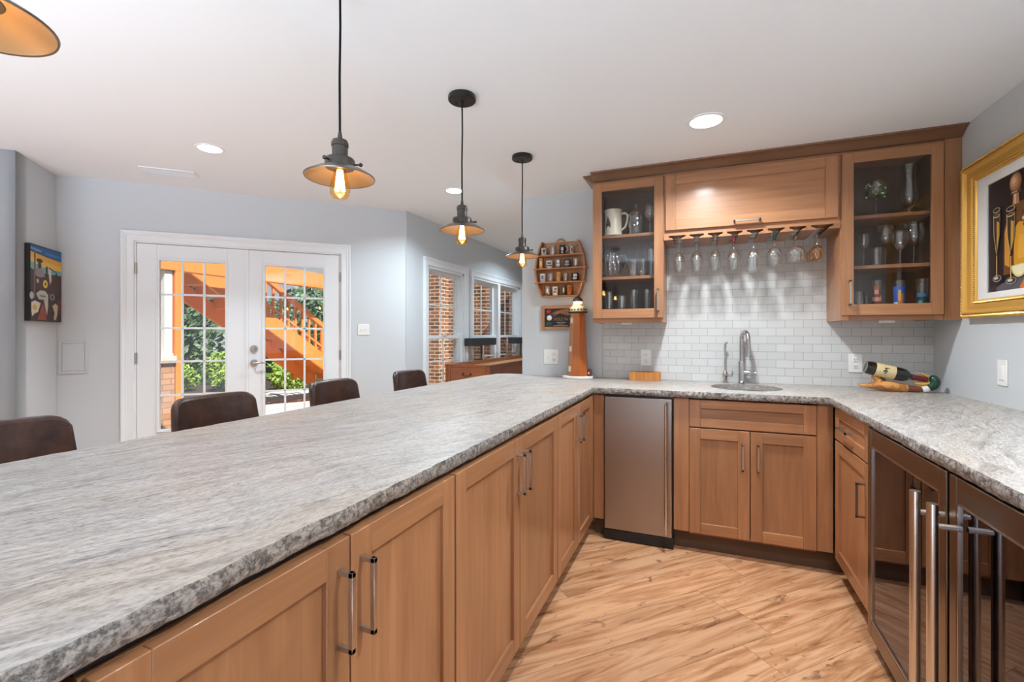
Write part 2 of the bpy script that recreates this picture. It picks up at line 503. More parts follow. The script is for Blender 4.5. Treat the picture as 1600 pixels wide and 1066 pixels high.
M['lawn'] = mat('lawn_green', (0.10, 0.16, 0.04), 0.9)
M['bark'] = mat('bark', (0.10, 0.07, 0.05), 0.9)
def leafm(name, a, b):
    m = mat(name, a, 0.55); t = NT(m)
    t.l(t.ramp(t.noise(t.pos(), 9.0, 4, 0.7), [(0.38, a), (0.62, b)]), t.b.inputs['Base Color']); return m
M['leaf'] = leafm('tree_leaf', (0.03, 0.075, 0.045), (0.16, 0.26, 0.14))
M['leafy'] = leafm('shrub_leaf', (0.10, 0.20, 0.02), (0.36, 0.50, 0.09))
# ---------------------------------------------------------------- the room
HS, HL = 2.3045, 2.57           # soffit over the bar, ceiling beyond
XR, XW = 1.315, -2.892          # right wall, window wall
YB = -4.25                       # room cut short and left open behind the viewer to let light in
A0 = Vector((XW, 0.813, 0)); B0 = Vector((-4.955, -1.265, 0)); C0 = Vector((-4.546, -1.663, 0))
FW = fr(A0, (S2, S2, 0), (-S2, S2, 0))            # french door wall, u grows towards the window corner
WW = fr((XW, 0, 0), (0, 1, 0), (-1, 0, 0))        # window wall
PW = fr(C0, (-S2, S2, 0), (-S2, -S2, 0))          # short wall with the painting
LW = fr(C0, (S2, S2, 0), (-S2, S2, 0))            # wall running out of frame

def struct(name, mb, m, parent=None, **k):
    o = obj(name, mb, m, parent, **k)
    if not parent: o['kind'] = 'structure'
    return o
def sthing(name, loc=(0, 0, 0)):
    o = bpy.data.objects.new(name, None); COL.objects.link(o); o.location = loc; o['kind'] = 'structure'; return o

struct('floor', MB().prism([(XR + .1, YB), (XR + .1, .1), (-1.2, .1), (-1.2, 6.8), (XW, 6.8), (XW, .813), (-4.955, -1.265), (-4.546, -1.663), (-6.4, -3.5), (-6.4, YB)], -0.06, 0), M['floor'], smooth=False)
struct('ceiling', MB().prism([(-1.19, YB), (-1.19, 6.8), (XW - .1, 6.8), (XW - .1, .8), (-5.1, -1.3), (-4.7, -1.75), (-6.5, -3.55), (-6.5, YB)], HL, HL + .1), M['ceil'], smooth=False)
struct('ceiling_soffit', MB().box((-1.222, YB, HS), (XR + .1, .12, HL + .1)), M['ceil'], smooth=False)
struct('wall_back', MB().box((-1.245, 0, 0), (XR + .12, .12, HS)), M['wall'], smooth=False)
struct('wall_right', MB().box((XR, YB, 0), (XR + .12, 0, HS)), M['wall'], smooth=False)
struct('wall_end', MB().box((XW - .12, 6.8, 0), (-1.1, 6.92, HL)), M['wall'], smooth=False)
struct('wall_inner', MB().box((-1.245, .12, 0), (-1.13, 6.8, HL)), M['wall'], smooth=False)
struct('rear_light_block', MB().box((-6.5, YB - .1, 0), (-3.5, YB, HL)).box((.30, YB - .1, 0), (XR + .1, YB, HS)), M['wall'], smooth=False)  # unseen blockers added to dim the door wall and the bar soffit
TH = 0.14
DU0, DU1, DZ = -2.392, -0.670, 2.062             # french door opening
mb = MB(FW)
mb.box((-2.93, 0, 0), (DU0, TH, HL)); mb.box((DU1, 0, 0), (0.0, TH, HL)); mb.box((DU0, 0, DZ), (DU1, TH, HL))
struct('wall_left', mb, M['wall'], smooth=False)
W1 = (1.222, 2.112, 0.56, 2.040); W2 = (2.395, 4.205, 0.56, 2.040)
mb = MB(WW)
mb.box((.80, 0, 0), (W1[0], TH, HL)); mb.box((W1[1], 0, 0), (W2[0], TH, HL)); mb.box((W2[1], 0, 0), (6.8, TH, HL))
for w in (W1, W2):
    mb.box((w[0], 0, 0), (w[1], TH, w[2])); mb.box((w[0], 0, w[3]), (w[1], TH, HL))
struct('wall_far', mb, M['wall'], smooth=False)
struct('wall_recess', MB(PW).box((0, 0, 0), (.575, TH, HL)), M['wall'], smooth=False)
struct('wall_front', MB(LW).box((-2.6, 0, 0), (0, TH, HL)), M['wall'], smooth=False)
struct('wall_backsplash', MB().prism([(-.604, .90), (XR, .90), (XR, 1.33), (.80, 1.33), (.80, 1.88), (-.17, 1.88), (-.17, 1.33), (-.604, 1.33)], -.008, 0.001, ax=1), M['tile'], smooth=False)
struct('trim_1', MB().box((-.610, -.010, .914), (-.604, 0, 1.33)), mat('tile_edge', (.45, .45, .45), .3, .6), smooth=False)

# baseboards
struct('baseboard_left', MB(FW).box((-2.9, -.014, 0), (DU0 - .095, 0, .12)).box((DU1 + .095, -.014, 0), (-.01, 0, .12)), M['trim'], bevel=.003)
struct('baseboard_far', MB(WW).box((.83, -.014, 0), (6.8, 0, .12)), M['trim'], bevel=.003)

def casing(mb, u0, u1, z0, z1, w=.092):
    """moulded casing swept up, across and down an opening with mitred corners"""
    pr_ = [(0, .001), (0, -.013), (.004, -.015), (.050, -.015), (.055, -.021), (.062, -.019), (.070, -.023), (.076, -.029), (.088, -.029), (w, -.025), (w, .001)]
    pts = []
    for (d, y) in pr_: pts += [(u0 - d, y, z0), (u0 - d, y, z1 + d), (u1 + d, y, z1 + d), (u1 + d, y, z0)]
    F = []
    for i in range(len(pr_) - 1):
        for k in range(3): F.append((4 * i + k, 4 * i + k + 1, 4 * i + 5 + k, 4 * i + 4 + k))
    for k in (0, 3): F.append(tuple(4 * i + k for i in range(len(pr_))))
    mb.add(pts, F)

# ---- french doors
d1 = sthing('door_1', FW @ Vector((-1.53, 0, 0)))
mb = MB(FW); casing(mb, DU0, DU1, 0, DZ)
obj('casing', mb, M['trim'], d1, ang=20)
mb = MB(FW)
mb.box((DU0, 0, 0), (DU0 + .012, TH, DZ)); mb.box((DU1 - .012, 0, 0), (DU1, TH, DZ)); mb.box((DU0, 0, DZ - .012), (DU1, TH, DZ))
mb.box((DU0, .06, DZ - .03), (DU1, TH, DZ - .01))
obj('jamb', mb, M['trim'], d1)
obj('threshold', MB(FW).box((DU0, 0, 0), (DU1, TH, .012)), M['nickel'], d1)
def leaf(u0, u1, g0, g1, hinge_left):
    z0, z1, gz0, gz1 = .014, 2.046, .372, 1.903
    n0, n1 = .012, .056
    mb = MB(FW)
    mb.box((u0, n0, z0), (g0 - .02, n1, z1)); mb.box((g1 + .02, n0, z0), (u1, n1, z1))
    mb.box((g0 - .02, n0, z0), (g1 + .02, n1, gz0 - .02)); mb.box((g0 - .02, n0, gz1 + .02), (g1 + .02, n1, z1))
    lf = obj('door_leaf', mb, M['trim'], d1, bevel=.002)
    mb = MB(FW)
    for (a, b) in ((0, .024), (.012, .024)):
        d = n0 - .004 if a == 0 else n0 - .009
        mb.box((g0 - b, d, gz0 - b), (g0 - a, n1, gz1 + b)); mb.box((g1 + a, d, gz0 - b), (g1 + b, n1, gz1 + b))
        mb.box((g0 - a, d, gz0 - b), (g1 + a, n1, gz0 - a)); mb.box((g0 - a, d, gz1 + a), (g1 + a, n1, gz1 + b))
    obj('glazing_frame', mb, M['trim'], lf, bevel=.002)
    mb = MB(FW)
    for i in (1, 2):
        u = g0 + (g1 - g0) * i / 3; mb.box((u - .009, .026, gz0), (u + .009, .042, gz1))
    for i in range(1, 5):
        z = gz0 + (gz1 - gz0) * i / 5; mb.box((g0, .026, z - .009), (g1, .042, z + .009))
    obj('muntins', mb, M['trim'], lf)
    obj('pane', MB(FW).box((g0, .033, gz0), (g1, .036, gz1)), M['pane'], lf, smooth=False)
    hu = u0 - .006 if hinge_left else u1 + .006
    for z in (.25, 1.02, 1.82):
        obj('hinge', MB(FW).cyl((hu, .004, z - .05), (hu, .004, z + .05), .008).box((hu - .012, .008, z - .05), (hu + .012, .014, z + .05)), M['nickel'], lf)
    return lf
leaf(-2.378, -1.520, -2.212, -1.702, True)
lf2 = leaf(-1.508, -.684, -1.367, -.842, False)
obj('astragal', MB(FW).box((-1.530, .002, .014), (-1.506, .014, 2.046)), M['trim'], d1, bevel=.002)
mb = MB(FW)
mb.lathe([(.0, -.018), (.03, -.016), (.033, -.006), (.033, 0)], (-1.462, .012, .955), 24, axis=(S2, -S2, 0)) if False else None
def rose(u, z, r):
    mb.cyl((u, .013, z), (u, -.004, z), r, r * .9, 24); mb.cyl((u, -.004, z), (u, -.016, z), r * .62, r * .55, 20)
rose(-1.462, .958, .033)
mb.cyl((-1.462, -.01, .958), (-1.462, -.055, .958), .011)
mb.tube([(-1.462, -.05, .958), (-1.435, -.056, .960), (-1.40, -.056, .962), (-1.365, -.052, .956)], [.011, .010, .009, .007], 10)
obj('door_handle', mb, M['nickel'], lf2)
mb = MB(FW); rose(-1.462, 1.094, .034); mb.box((-1.47, -.032, 1.082), (-1.454, -.014, 1.106))
obj('deadbolt', mb, M['nickel'], lf2)

# ---- windows
def window(name, w, sashes):
    u0, u1, z0, z1 = w
    o = sthing(name, WW @ Vector(((u0 + u1) / 2, 0, z0)))
    mb = MB(WW); casing(mb, u0, u1, z0, z1)
    obj('casing', mb, M['trim'], o, ang=20)
    mb = MB(WW); mb.box((u0 - .11, -.05, z0 - .03), (u1 + .11, .03, z0)); mb.box((u0 - .09, -.016, z0 - .12), (u1 + .09, 0, z0 - .03))
    obj('window_sill', mb, M['trim'], o, bevel=.004)
    mb = MB(WW)
    mb.box((u0, 0, z0), (u0 + .03, TH, z1)); mb.box((u1 - .03, 0, z0), (u1, TH, z1)); mb.box((u0, 0, z1 - .03), (u1, TH, z1)); mb.box((u0, 0, z0), (u1, TH, z0 + .025))
    for a, b in zip(sashes, sashes[1:]):
        mb.box((a[1], -.004, z0), (b[0], TH, z1))
    obj('window_frame', mb, M['trim'], o, bevel=.002)
    zm = 1.197
    for (a, b) in sashes:
        for (n, q0, q1, st) in ((.078, zm - .02, z1 - .03, .042), (.038, z0 + .025, zm + .022, .046)):
            mb = MB(WW)
            mb.box((a, n, q0), (a + st, n + .036, q1)); mb.box((b - st, n, q0), (b, n + .036, q1))
            mb.box((a + st, n, q0), (b - st, n + .036, q0 + .042)); mb.box((a + st, n, q1 - .042), (b - st, n + .036, q1))
            mu = (a + b) / 2; mz = (q0 + q1) / 2
            mb.box((mu - .009, n + .012, q0 + .04), (mu + .009, n + .024, q1 - .04)); mb.box((a + st, n + .012, mz - .009), (b - st, n + .024, mz + .009))
            s = obj('sash', mb, M['trim'], o, bevel=.002)
            obj('pane', MB(WW).box((a + st - .004, n + .016, q0 + .038), (b - st + .004, n + .019, q1 - .038)), M['pane'], s, smooth=False)
    mb = MB(WW); mb.box(((u0 + u1) / 2 - .03, .022, 1.219), ((u0 + u1) / 2 + .03, .04, 1.232))
    obj('sash_lock', mb, M['plate'], o)
    return o
window('window_1', W1, [(W1[0] + .03, W1[1] - .03)])
window('window_2', W2, [(W2[0] + .03, 3.255), (3.345, W2[1] - .03)])

# ---- wall plates, vent, access panel
def plate_outlet(loc, xf, label, name='wall_outlet', gangs=('outlet',), group=None):
    o = thing(name, label, 'outlet' if 'outlet' in gangs else 'light switch', xf @ Vector(loc), group=group)
    n = len(gangs); w = .072 + .046 * (n - 1); h = .116
    x, y, z = loc
    obj('wall_plate', MB(xf).box((x - w / 2, y - .006, z - h / 2), (x + w / 2, y, z + h / 2)), M['plate'], o, bevel=.003)
    for i, g in enumerate(gangs):
        cx = x + (i - (n - 1) / 2) * .046
        if g == 'outlet':
            for dz in (-.0205, .0205):
                r = obj('receptacle', MB(xf).box((cx - .016, y - .009, z + dz - .0145), (cx + .016, y - .004, z + dz + .0145)), M['plate'], o, bevel=.004)
                mb = MB(xf)
                mb.box((cx - .0075, y - .0096, z + dz - .002), (cx - .0050, y - .006, z + dz + .008)); mb.box((cx + .0050, y - .0096, z + dz - .002), (cx + .0075, y - .006, z + dz + .007))
                mb.cyl((cx, y - .0096, z + dz - .0075), (cx, y - .006, z + dz - .0075), .0026, n=10)
                obj('slots', mb, M['slot'], r)
        elif g == 'toggle':
            obj('toggle', MB(xf).box((cx - .005, y - .009, z - .012), (cx + .005, y - .004, z + .012)).box((cx - .0035, y - .020, z - .002), (cx + .0035, y - .006, z + .008)), M['plate'], o, bevel=.0015)
        else:
            obj('rocker', MB(xf).box((cx - .0165, y - .010, z - .033), (cx + .0165, y - .004, z + .033)), M['plate'], o, bevel=.003)
    return o
BW = fr((0, 0, 0), (1, 0, 0), (0, 1, 0)); RW = fr((XR, 0, 0), (0, -1, 0), (1, 0, 0))
plate_outlet((-1.006, 0, 1.062), BW, 'white double plate with a toggle switch and an outlet on the grey wall', gangs=('toggle', 'outlet'))
plate_outlet((-.300, -.008, 1.069), BW, 'white outlet on the subway tile above the small bamboo box')
plate_outlet((.937, -.008, 1.060), BW, 'white outlet on the subway tile beside the tilted wine bottle')
plate_outlet((.678, 0, 1.064), RW, 'white rocker light switch on the wall below the gold framed picture', 'light_switch', ('rocker',))
plate_outlet((-.452, 0, 1.283), FW, 'white double toggle light switch on the wall beside the french doors', 'light_switch', ('toggle', 'toggle'))
o = thing('access_panel', 'flat grey square access panel low on the wall under the painting corner', 'access panel', FW @ Vector((-2.808, 0, 1.04)))
mb = MB(FW); 
for (a, b, c, d) in ((-2.905, -2.885, .90, 1.178), (-2.731, -2.711, .90, 1.178), (-2.885, -2.731, .90, .92), (-2.885, -2.731, 1.158, 1.178)):
    mb.box((a, -.008, c), (b, 0, d))
obj('panel_frame', mb, M['wall'], o, bevel=.002)
obj('panel_door', MB(FW).box((-2.882, -.005, .923), (-2.734, 0, 1.155)), M['wall'], o, bevel=.002)
o = thing('ceiling_vent', 'white slatted air vent on the ceiling near the french doors', 'vent', (-3.99, -.947, HL))
VX = fr((-3.99, -.947, HL), (S2, S2, 0), (-S2, S2, 0))
mb = MB(VX); mb.box((-.19, -.085, -.008), (.19, -.060, 0)).box((-.19, .06, -.008), (.19, .085, 0)).box((-.19, -.06, -.008), (-.165, .06, 0)).box((.165, -.06, -.008), (.19, .06, 0))
obj('vent_frame', mb, M['trim'], o)
mb = MB(VX)
for i in range(9): mb.box((-.165, -.056 + i * .0135, -.007), (.165, -.049 + i * .0135, -.001))
obj('slats', mb, M['trim'], o)
obj('duct', MB(VX).box((-.165, -.06, -.001), (.165, .06, 0)), M['slot'], o)

# ---- recessed downlights
def downlight(loc, label, w=DOWN_W, r=.075, power_on=True):
    o = thing('recessed_downlight', label, 'ceiling light', loc, group='recessed ceiling lights')
    x, y, z = loc
    obj('trim_ring', MB().lathe([(r, 0), (r, -.004), (r + .008, -.006), (r + .018, -.004), (r + .02, 0)], loc, 36), M['trim'], o)
    obj('lens', MB().lathe([(0, -.003), (r, -.003), (r, 0), (0, 0)], loc, 36), M['lens'], o)
    ld = bpy.data.lights.new('downlight_lamp', 'AREA'); ld.shape = 'DISK'; ld.size = .13; ld.energy = w; ld.color = (.89, .955, 1.0) if z < 2.4 else (.78, .915, 1.0); ld.spread = math.radians(150 if (z < 2.4 or y > 0) else 105)
    lo = bpy.data.objects.new('downlight_lamp', ld); COL.objects.link(lo); lo.parent = o; lo.location = (0, 0, -.012)
    return o
downlight((.085, -.912, HS), 'round white recessed light in the low ceiling over the bar sink', DOWN_W * 1.4)
downlight((.62, -2.45, HS), 'added out-of-view recessed fill light in the low ceiling above the wine coolers', DOWN_W * 1.25)  # added lamp out of view, brightens the counter, sink doors and tile

downlight((-3.204, -1.156, HL), 'round white recessed light in the high ceiling nearest the french doors', DOWN_W * 1.0)
downlight((-2.061, .371, HL), 'round white recessed light in the high ceiling behind the middle pendant', DOWN_W * 1.9)
downlight((-3.1, -2.5, HL), 'added out-of-view recessed fill light in the high ceiling behind the stools', DOWN_W * 1.0)  # added lamp out of view, fills the walls near the painting

downlight((-2.1, 3.2, HL), 'added out-of-view recessed fill light in the high ceiling over the game table', DOWN_W * 1.2)  # added lamp hidden behind the bar wall, brightens the window wall
# ---------------------------------------------------------------- cabinets
def shaker(mb, x0, x1, z0, z1, y=0.0, th=.021, st=.058, rail=None, rec=.010, panel=True, pg=None):
    rail = rail or st
    mb.box((x0, y, z0), (x0 + st, y + th, z1), 2); mb.box((x1 - st, y, z0), (x1, y + th, z1), 2)
    mb.box((x0 + st, y, z0), (x1 - st, y + th, z0 + rail), 0); mb.box((x0 + st, y, z1 - rail), (x1 - st, y + th, z1), 0)
    if panel:
        mb.box((x0 + st - .003, y + rec, z0 + rail - .003), (x1 - st + .003, y + th - .002, z1 - rail + .003), pg if pg is not None else (2 if (z1 - z0) > .25 else 0))
def pull(mb, p0, p1, out=.034, w=.0095):
    """square bar pull between two fixing points on the face (y=0), sticking out to -y"""
    (xa, za), (xb, zb) = p0, p1; h = w / 2
    for (x, z) in (p0, p1): mb.box((x - h, -out, z - h), (x + h, 0, z + h))
    mb.box((min(xa, xb) - h, -out, min(za, zb) - h), (max(xa, xb) + h, -out + w, max(za, zb) + h))
BV = .0016
def add_door(o, xf, x0, x1, z0, z1, h=None, name='door', st=.058):
    mb = MB(xf); shaker(mb, x0, x1, z0, z1, st=st)
    d = obj(name, mb, M['cab'], o, bevel=BV)
    if h:
        mb = MB(xf); pull(mb, *h); obj('handle', mb, M['nickel'], d, bevel=.0008)
    return d

# peninsula: doors face +x, local x runs along +y
PEN = fr((-.547, 0, 0), (0, 1, 0), (-1, 0, 0))
def pen_cab(y0, ym, y1, label, filler=None):
    o = thing('base_cabinet', label, 'cabinet', PEN @ Vector(((y0 + y1) / 2, .3, 0)), group='peninsula base cabinets')
    obj('carcass', MB(PEN).box((y0 - .001, .022, .10), (y1 + .001, .62, .862)), M['cab'], o)
    obj('shadow_gap_strip', MB(PEN).box((y0 - .001, .030, .8625), (y1 + .001, .62, .877)), M['black'], o)  # black strip put in as the dark shadow line under the counter
    for (a, b, hx) in ((y0 + .003, ym - .002, ym - .030), (ym + .002, y1 - .003, ym + .030)):
        add_door(o, PEN, a, b, .105, .862, ((hx, .672), (hx, .808)))
    obj('toe_kick', MB(PEN).box((y0, .085, 0), (y1, .10, .10)), M['toe'], o)
    if filler: obj('filler_panel', MB(PEN).box((y1, 0, .105), (filler, .02, .872)), M['cab'], o)
    return o
pen_cab(-3.955, -3.555, -3.150, 'brown shaker base cabinet at the near end of the peninsula, mostly out of frame')
pen_cab(-3.139, -2.738, -2.337, 'brown shaker base cabinet under the nearest stretch of peninsula counter')
pen_cab(-2.334, -1.856, -1.378, 'brown shaker base cabinet in the middle of the peninsula run')
pen_cab(-1.374, -1.010, -.648, 'brown shaker base cabinet of the peninsula closest to the ice maker', filler=-.606)

# back run: faces -y
BK = fr((0, -.6095, 0), (1, 0, 0), (0, 1, 0))
o = thing('sink_cabinet', 'brown shaker sink base with two doors and a false drawer front', 'cabinet', (.31, -.3, 0))
obj('carcass', MB(BK).box((.0, .022, .10), (.617, .59, .69)).box((0, .022, .69), (.617, .060, .866)), M['cab'], o)
add_door(o, BK, .001, .3065, .1145, .7056, ((.272, .500), (.272, .637)))
add_door(o, BK, .3112, .616, .1145, .7056, ((.346, .500), (.346, .637)))
mb = MB(BK); shaker(mb, .001, .616, .7135, .868, st=.058, rail=.048); obj('drawer_front', mb, M['cab'], o, bevel=BV)
obj('filler_panel', MB(BK).box((-.083, .003, .1145), (-.001, .022, .872)), M['cab'], o, bevel=BV)
obj('filler_panel', MB(BK).box((.618, .003, .1145), (.690, .022, .872)), M['cab'], o, bevel=BV)
obj('toe_kick', MB(BK).box((-.083, .06, 0), (.76, .075, .114)), M['toe'], o)
obj('end_panel', MB(BK).box((-.5455, .0, .1145), (-.4835, .02, .868)), M['cab'], o, bevel=BV)
obj('toe_kick', MB(BK).box((-.545, .06, 0), (-.4835, .075, .114)), M['toe'], o)

# ice maker
o = thing('ice_maker', 'slim stainless undercounter ice maker with a long bar handle', 'ice maker', (-.287, -.3, 0))
obj('body', MB(BK).box((-.4815, .03, 0), (-.0840, .58, .870)), M['black'], o)
d = obj('door', MB(BK).box((-.478, -.012, .0667), (-.0925, .03, .8626)), M['steel'], o, bevel=.004)
mb = MB(BK); mb.cyl((-.122, -.062, .105), (-.122, -.062, .835), .0085, n=16)
for z in (.15, .79): mb.cyl((-.122, -.062, z), (-.122, -.01, z), .006, n=10)
obj('handle', mb, M['barsteel'], d)
k = obj('kick_plate', MB(BK).box((-.4815, -.006, .0), (-.0840, .03, .0615)), M['black'], o, bevel=.002)
mb = MB(BK)
for i in range(4): mb.box((-.43, -.009, .014 + i * .009), (-.13, -.004, .018 + i * .009))
obj('grille', mb, mat('grille_black', (.03, .03, .03), .3), k)
obj('top_gap_strip', MB(BK).box((-.4815, -.002, .8635), (-.0840, .03, .874)), M['black'], o)  # black strip across the gap above the door

# right run: faces -x, local x = -y
RT = fr((.690, 0, 0), (0, -1, 0), (1, 0, 0))
o = thing('drawer_cabinet', 'narrow brown shaker base cabinet with one drawer beside the wine cooler', 'cabinet', RT @ Vector((.89, .3, 0)))
obj('carcass', MB(RT).box((.632, .022, .10), (1.180, .60, .866)), M['cab'], o)
add_door(o, RT, .640, 1.150, .105, .702, ((1.100, .480), (1.100, .616)))
mb = MB(RT); shaker(mb, .640, 1.150, .711, .866, rail=.048); d = obj('drawer', mb, M['cab'], o, bevel=BV)
mb = MB(RT); pull(mb, (.80, .79), (.935, .79)); obj('handle', mb, M['nickel'], d, bevel=.0008)
obj('toe_kick', MB(RT).box((.632, .075, 0), (1.18, .09, .10)), M['toe'], o)

def wine_cooler(y0, y1, hy, label):
    o = thing('wine_cooler', label, 'wine cooler', RT @ Vector(((y0 + y1) / 2, .3, 0)), group='built-in wine coolers')
    mb = MB(RT)
    mb.box((y0 + .004, .03, .075), (y0 + .03, .6, .862)); mb.box((y1 - .03, .03, .075), (y1 - .004, .6, .862))
    mb.box((y0 + .004, .03, .83), (y1 - .004, .6, .862)); mb.box((y0 + .004, .03, .0), (y1 - .004, .6, .11)); mb.box((y0 + .004, .57, .075), (y1 - .004, .6, .862))
    obj('body', mb, M['black'], o)
    f = -.018
    mb = MB(RT); st = .042
    mb.box((y0 + .003, f, .062), (y0 + st, .024, .870)); mb.box((y1 - st, f, .062), (y1 - .003, .024, .870))
    mb.box((y0 + st, f, .062), (y1 - st, .024, .062 + st + .02)); mb.box((y0 + st, f, .870 - st - .024), (y1 - st, .024, .870))
    d = obj('door', mb, M['dsteel'], o, bevel=.003)
    obj('pane', MB(RT).box((y0 + st - .004, f + .006, .11), (y1 - st + .004, f + .011, .812)), M['cooler'], d, smooth=False)
    mb = MB(RT)
    mb.box((y0 + st, f + .001, .124), (y0 + st + .006, f + .006, .804)); mb.box((y1 - st - .006, f + .001, .124), (y1 - st, f + .006, .804))
    mb.box((y0 + st, f + .001, .124), (y1 - st, f + .006, .130)); mb.box((y0 + st, f + .001, .798), (y1 - st, f + .006, .804))
    obj('bezel', mb, M['nickel'], d)
    mb = MB(RT); mb.cyl((hy, f - .058, .135), (hy, f - .058, .802), .0125, n=20)
    for z in (.20, .745): mb.cyl((hy, f - .058, z), (hy, f, z), .008, n=12)
    obj('handle', mb, M['barsteel'], d)
    for i in range(5):
        z = .18 + i * .122
        mb = MB(RT)
        for k in range(9): mb.cyl((y0 + .05 + k * (y1 - y0 - .1) / 8, .06, z), (y0 + .05 + k * (y1 - y0 - .1) / 8, .55, z), .003, n=6)
        mb.box((y0 + .034, .045, z - .012), (y1 - .034, .062, z + .012), 0)
        obj('rack', mb, M['cabin'], o)
    k = obj('kick_grille', MB(RT).box((y0 + .004, .012, 0), (y1 - .004, .03, .058)), M['black'], o)
    mb = MB(RT)
    for i in range(26): mb.box((y0 + .03 + i * .0215, .008, .012), (y0 + .042 + i * .0215, .014, .048))
    obj('grille_bars', mb, mat('grille_grey', (.06, .055, .05), .4), k)
M['dsteel'] = mat('dark_stainless', (.24, .185, .145), .30, 1.0)
wine_cooler(1.196, 1.835, 1.808, 'glass door wine cooler beside the narrow drawer cabinet')
wine_cooler(1.846, 2.485, 1.913, 'nearer glass door wine cooler running out of the frame')

# ---------------------------------------------------------------- granite top with chiselled edge
def counter():
    ZT, ZB = .914, .878
    outer = [(-.560, -3.98), (-.536, -.636), (.664, -.636), (.664, -2.60), (XR, -2.60), (XR, -.008), (-.6, -.008), (-1.245, 0), (-1.245, .07), (-1.40, .075), (-1.475, .02), (-1.512, -.20), (-1.545, -1.07), (-1.556, -2.3), (-1.59, -3.98)]
    rough = {0, 1, 2, 7, 8, 9, 10, 11, 12, 13}
    pts = []; rg = []
    n = len(outer)
    for i in range(n):
        a = Vector(outer[i]); b = Vector(outer[(i + 1) % n]); L = (b - a).length
        k = max(1, int(L / .011)) if i in rough else 1
        nrm = Vector((-(b - a).y, (b - a).x)).normalized()
        for j in range(k):
            pts.append(a.lerp(b, j / k)); rg.append((i in rough, nrm))
    # orientation: make normals point inward
    cyc = sum(pts[i].x * pts[(i + 1) % len(pts)].y - pts[(i + 1) % len(pts)].x * pts[i].y for i in range(len(pts)))
    sgn = 1 if cyc > 0 else -1
    def disp(p, r, z, amt):
        if not r[0]: return Vector((p.x, p.y))
        q = Vector((p.x, p.y, z))
        d = noise.fractal(q * 26, 0.6, 2.2, 4) * .5 + noise.noise(q * 7) * .45
        return p + r[1] * sgn * (amt + d * .0085)
    levels = [(ZT, .003), (ZT - .006, .0012), (ZT - .014, .0), (ZT - .023, .0), (ZT - .030, .002), (ZB, .006)]
    rings = [[disp(p, r, z, a) for p, r in zip(pts, rg)] for z, a in levels]
    N = len(pts)
    C = Vector((.314, -.285)); R = .195; K = 48
    hole = [C + Vector((math.cos(-2 * PI * k / K), math.sin(-2 * PI * k / K))) * R for k in range(K)]
    def tess(ring, z):
        poly = [[Vector((p.x, p.y, 0)) for p in ring], [Vector((p.x, p.y, 0)) for p in hole]]
        tris = geometry.tessellate_polygon(poly)
        return [(p.x, p.y, z) for p in ring] + [(p.x, p.y, z) for p in hole], [tuple(t) for t in tris]
    mb = MB()
    v, f = tess(rings[0], ZT)
    b0 = 0; mb.add(v, f)
    lo = len(mb.v); v2, f2 = tess(rings[-1], ZB); mb.add(v2, [tuple(reversed(t)) for t in f2])
    mid = []
    for li in range(1, len(levels) - 1):
        mid.append(len(mb.v)); mb.v += [Vector((p.x, p.y, levels[li][0])) for p in rings[li]]
    st = [0] + mid + [lo]
    for a, b in zip(st, st[1:]):
        for i in range(N):
            j = (i + 1) % N
            mb.f.append([a + i, a + j, b + j, b + i]); mb.m.append(1); mb.uv.append([(0, 0)] * 4)
    for k in range(K):
        j = (k + 1) % K
        mb.f.append([N + k, N + j, lo + N + j, lo + N + k]); mb.m.append(0); mb.uv.append([(0, 0)] * 4)
    return mb
o = obj('countertop', counter(), [M['granite'], M['granedge']], ang=28)
tag(o, 'grey veined granite countertop with rough chiselled edge around the bar', 'countertop')
# sink
SX, SY = .314, -.285
o = thing('bar_sink', 'round stainless undermount sink set into the granite', 'sink', (SX, SY, .70))
obj('bowl', MB().lathe([(.196, .876), (.200, .870), (.192, .80), (.175, .745), (.13, .725), (.03, .72), (.028, .716), (.14, .718), (.182, .74), (.198, .795), (.206, .870), (.214, .876)], (SX, SY, 0), 48), M['chrome'], o)
obj('drain', MB().lathe([(0, .724), (.02, .724), (.034, .722), (.036, .7265), (.028, .728), (.02, .7255), (0, .7255)], (SX, SY, 0), 24), M['nickel'], o)
# faucets
o = thing('bar_faucet', 'tall gooseneck pull-down faucet in brushed steel behind the sink', 'faucet', (.309, -.052, .914))
fx, fy = .309, -.052
obj('body', MB().lathe([(0, .914), (.028, .914), (.028, .920), (.022, .926), (.0205, .935), (.0205, 1.055), (.019, 1.06), (0, 1.06)], (fx, fy, 0), 28), M['chrome'], o)
d = Vector((.35, -1, 0)).normalized()
path = [Vector((fx, fy, 1.055)), Vector((fx, fy, 1.20))]
for i in range(1, 11):
    a = PI * i / 10; path.append(Vector((fx, fy, 1.20)) + d * (.046 - .046 * math.cos(a)) + Vector((0, 0, .052 * math.sin(a))))
path.append(path[-1] + Vector((0, 0, -.02)))
obj('spout', MB().tube(path, .0135, 18), M['chrome'], o)
e = path[-1]
obj('spray_head', MB().lathe([(0, 0), (.0145, 0), (.0155, -.02), (.0165, -.07), (.015, -.088), (0, -.088)], e, 22), M['chrome'], o)
mb = MB(); mb.cyl((fx + .018, fy, .985), (fx + .052, fy - .006, .985), .017, n=20); mb.cyl((fx + .052, fy - .006, .985), (fx + .085, fy - .012, .988), .0075, n=12)
obj('lever', mb, M['chrome'], o)
o = thing('water_tap', 'slim filtered water tap left of the gooseneck faucet', 'tap', (.211, -.05, .914))
fx, fy = .211, -.05
obj('body', MB().lathe([(0, .914), (.021, .914), (.021, .918), (.011, .928), (.010, .94), (.016, .955), (.017, .975), (.010, .990), (.0075, 1.0), (0, 1.0)], (fx, fy, 0), 20), M['chrome'], o)
path = [Vector((fx, fy, .995)), Vector((fx, fy, 1.145)), Vector((fx, fy, 1.155)) ]
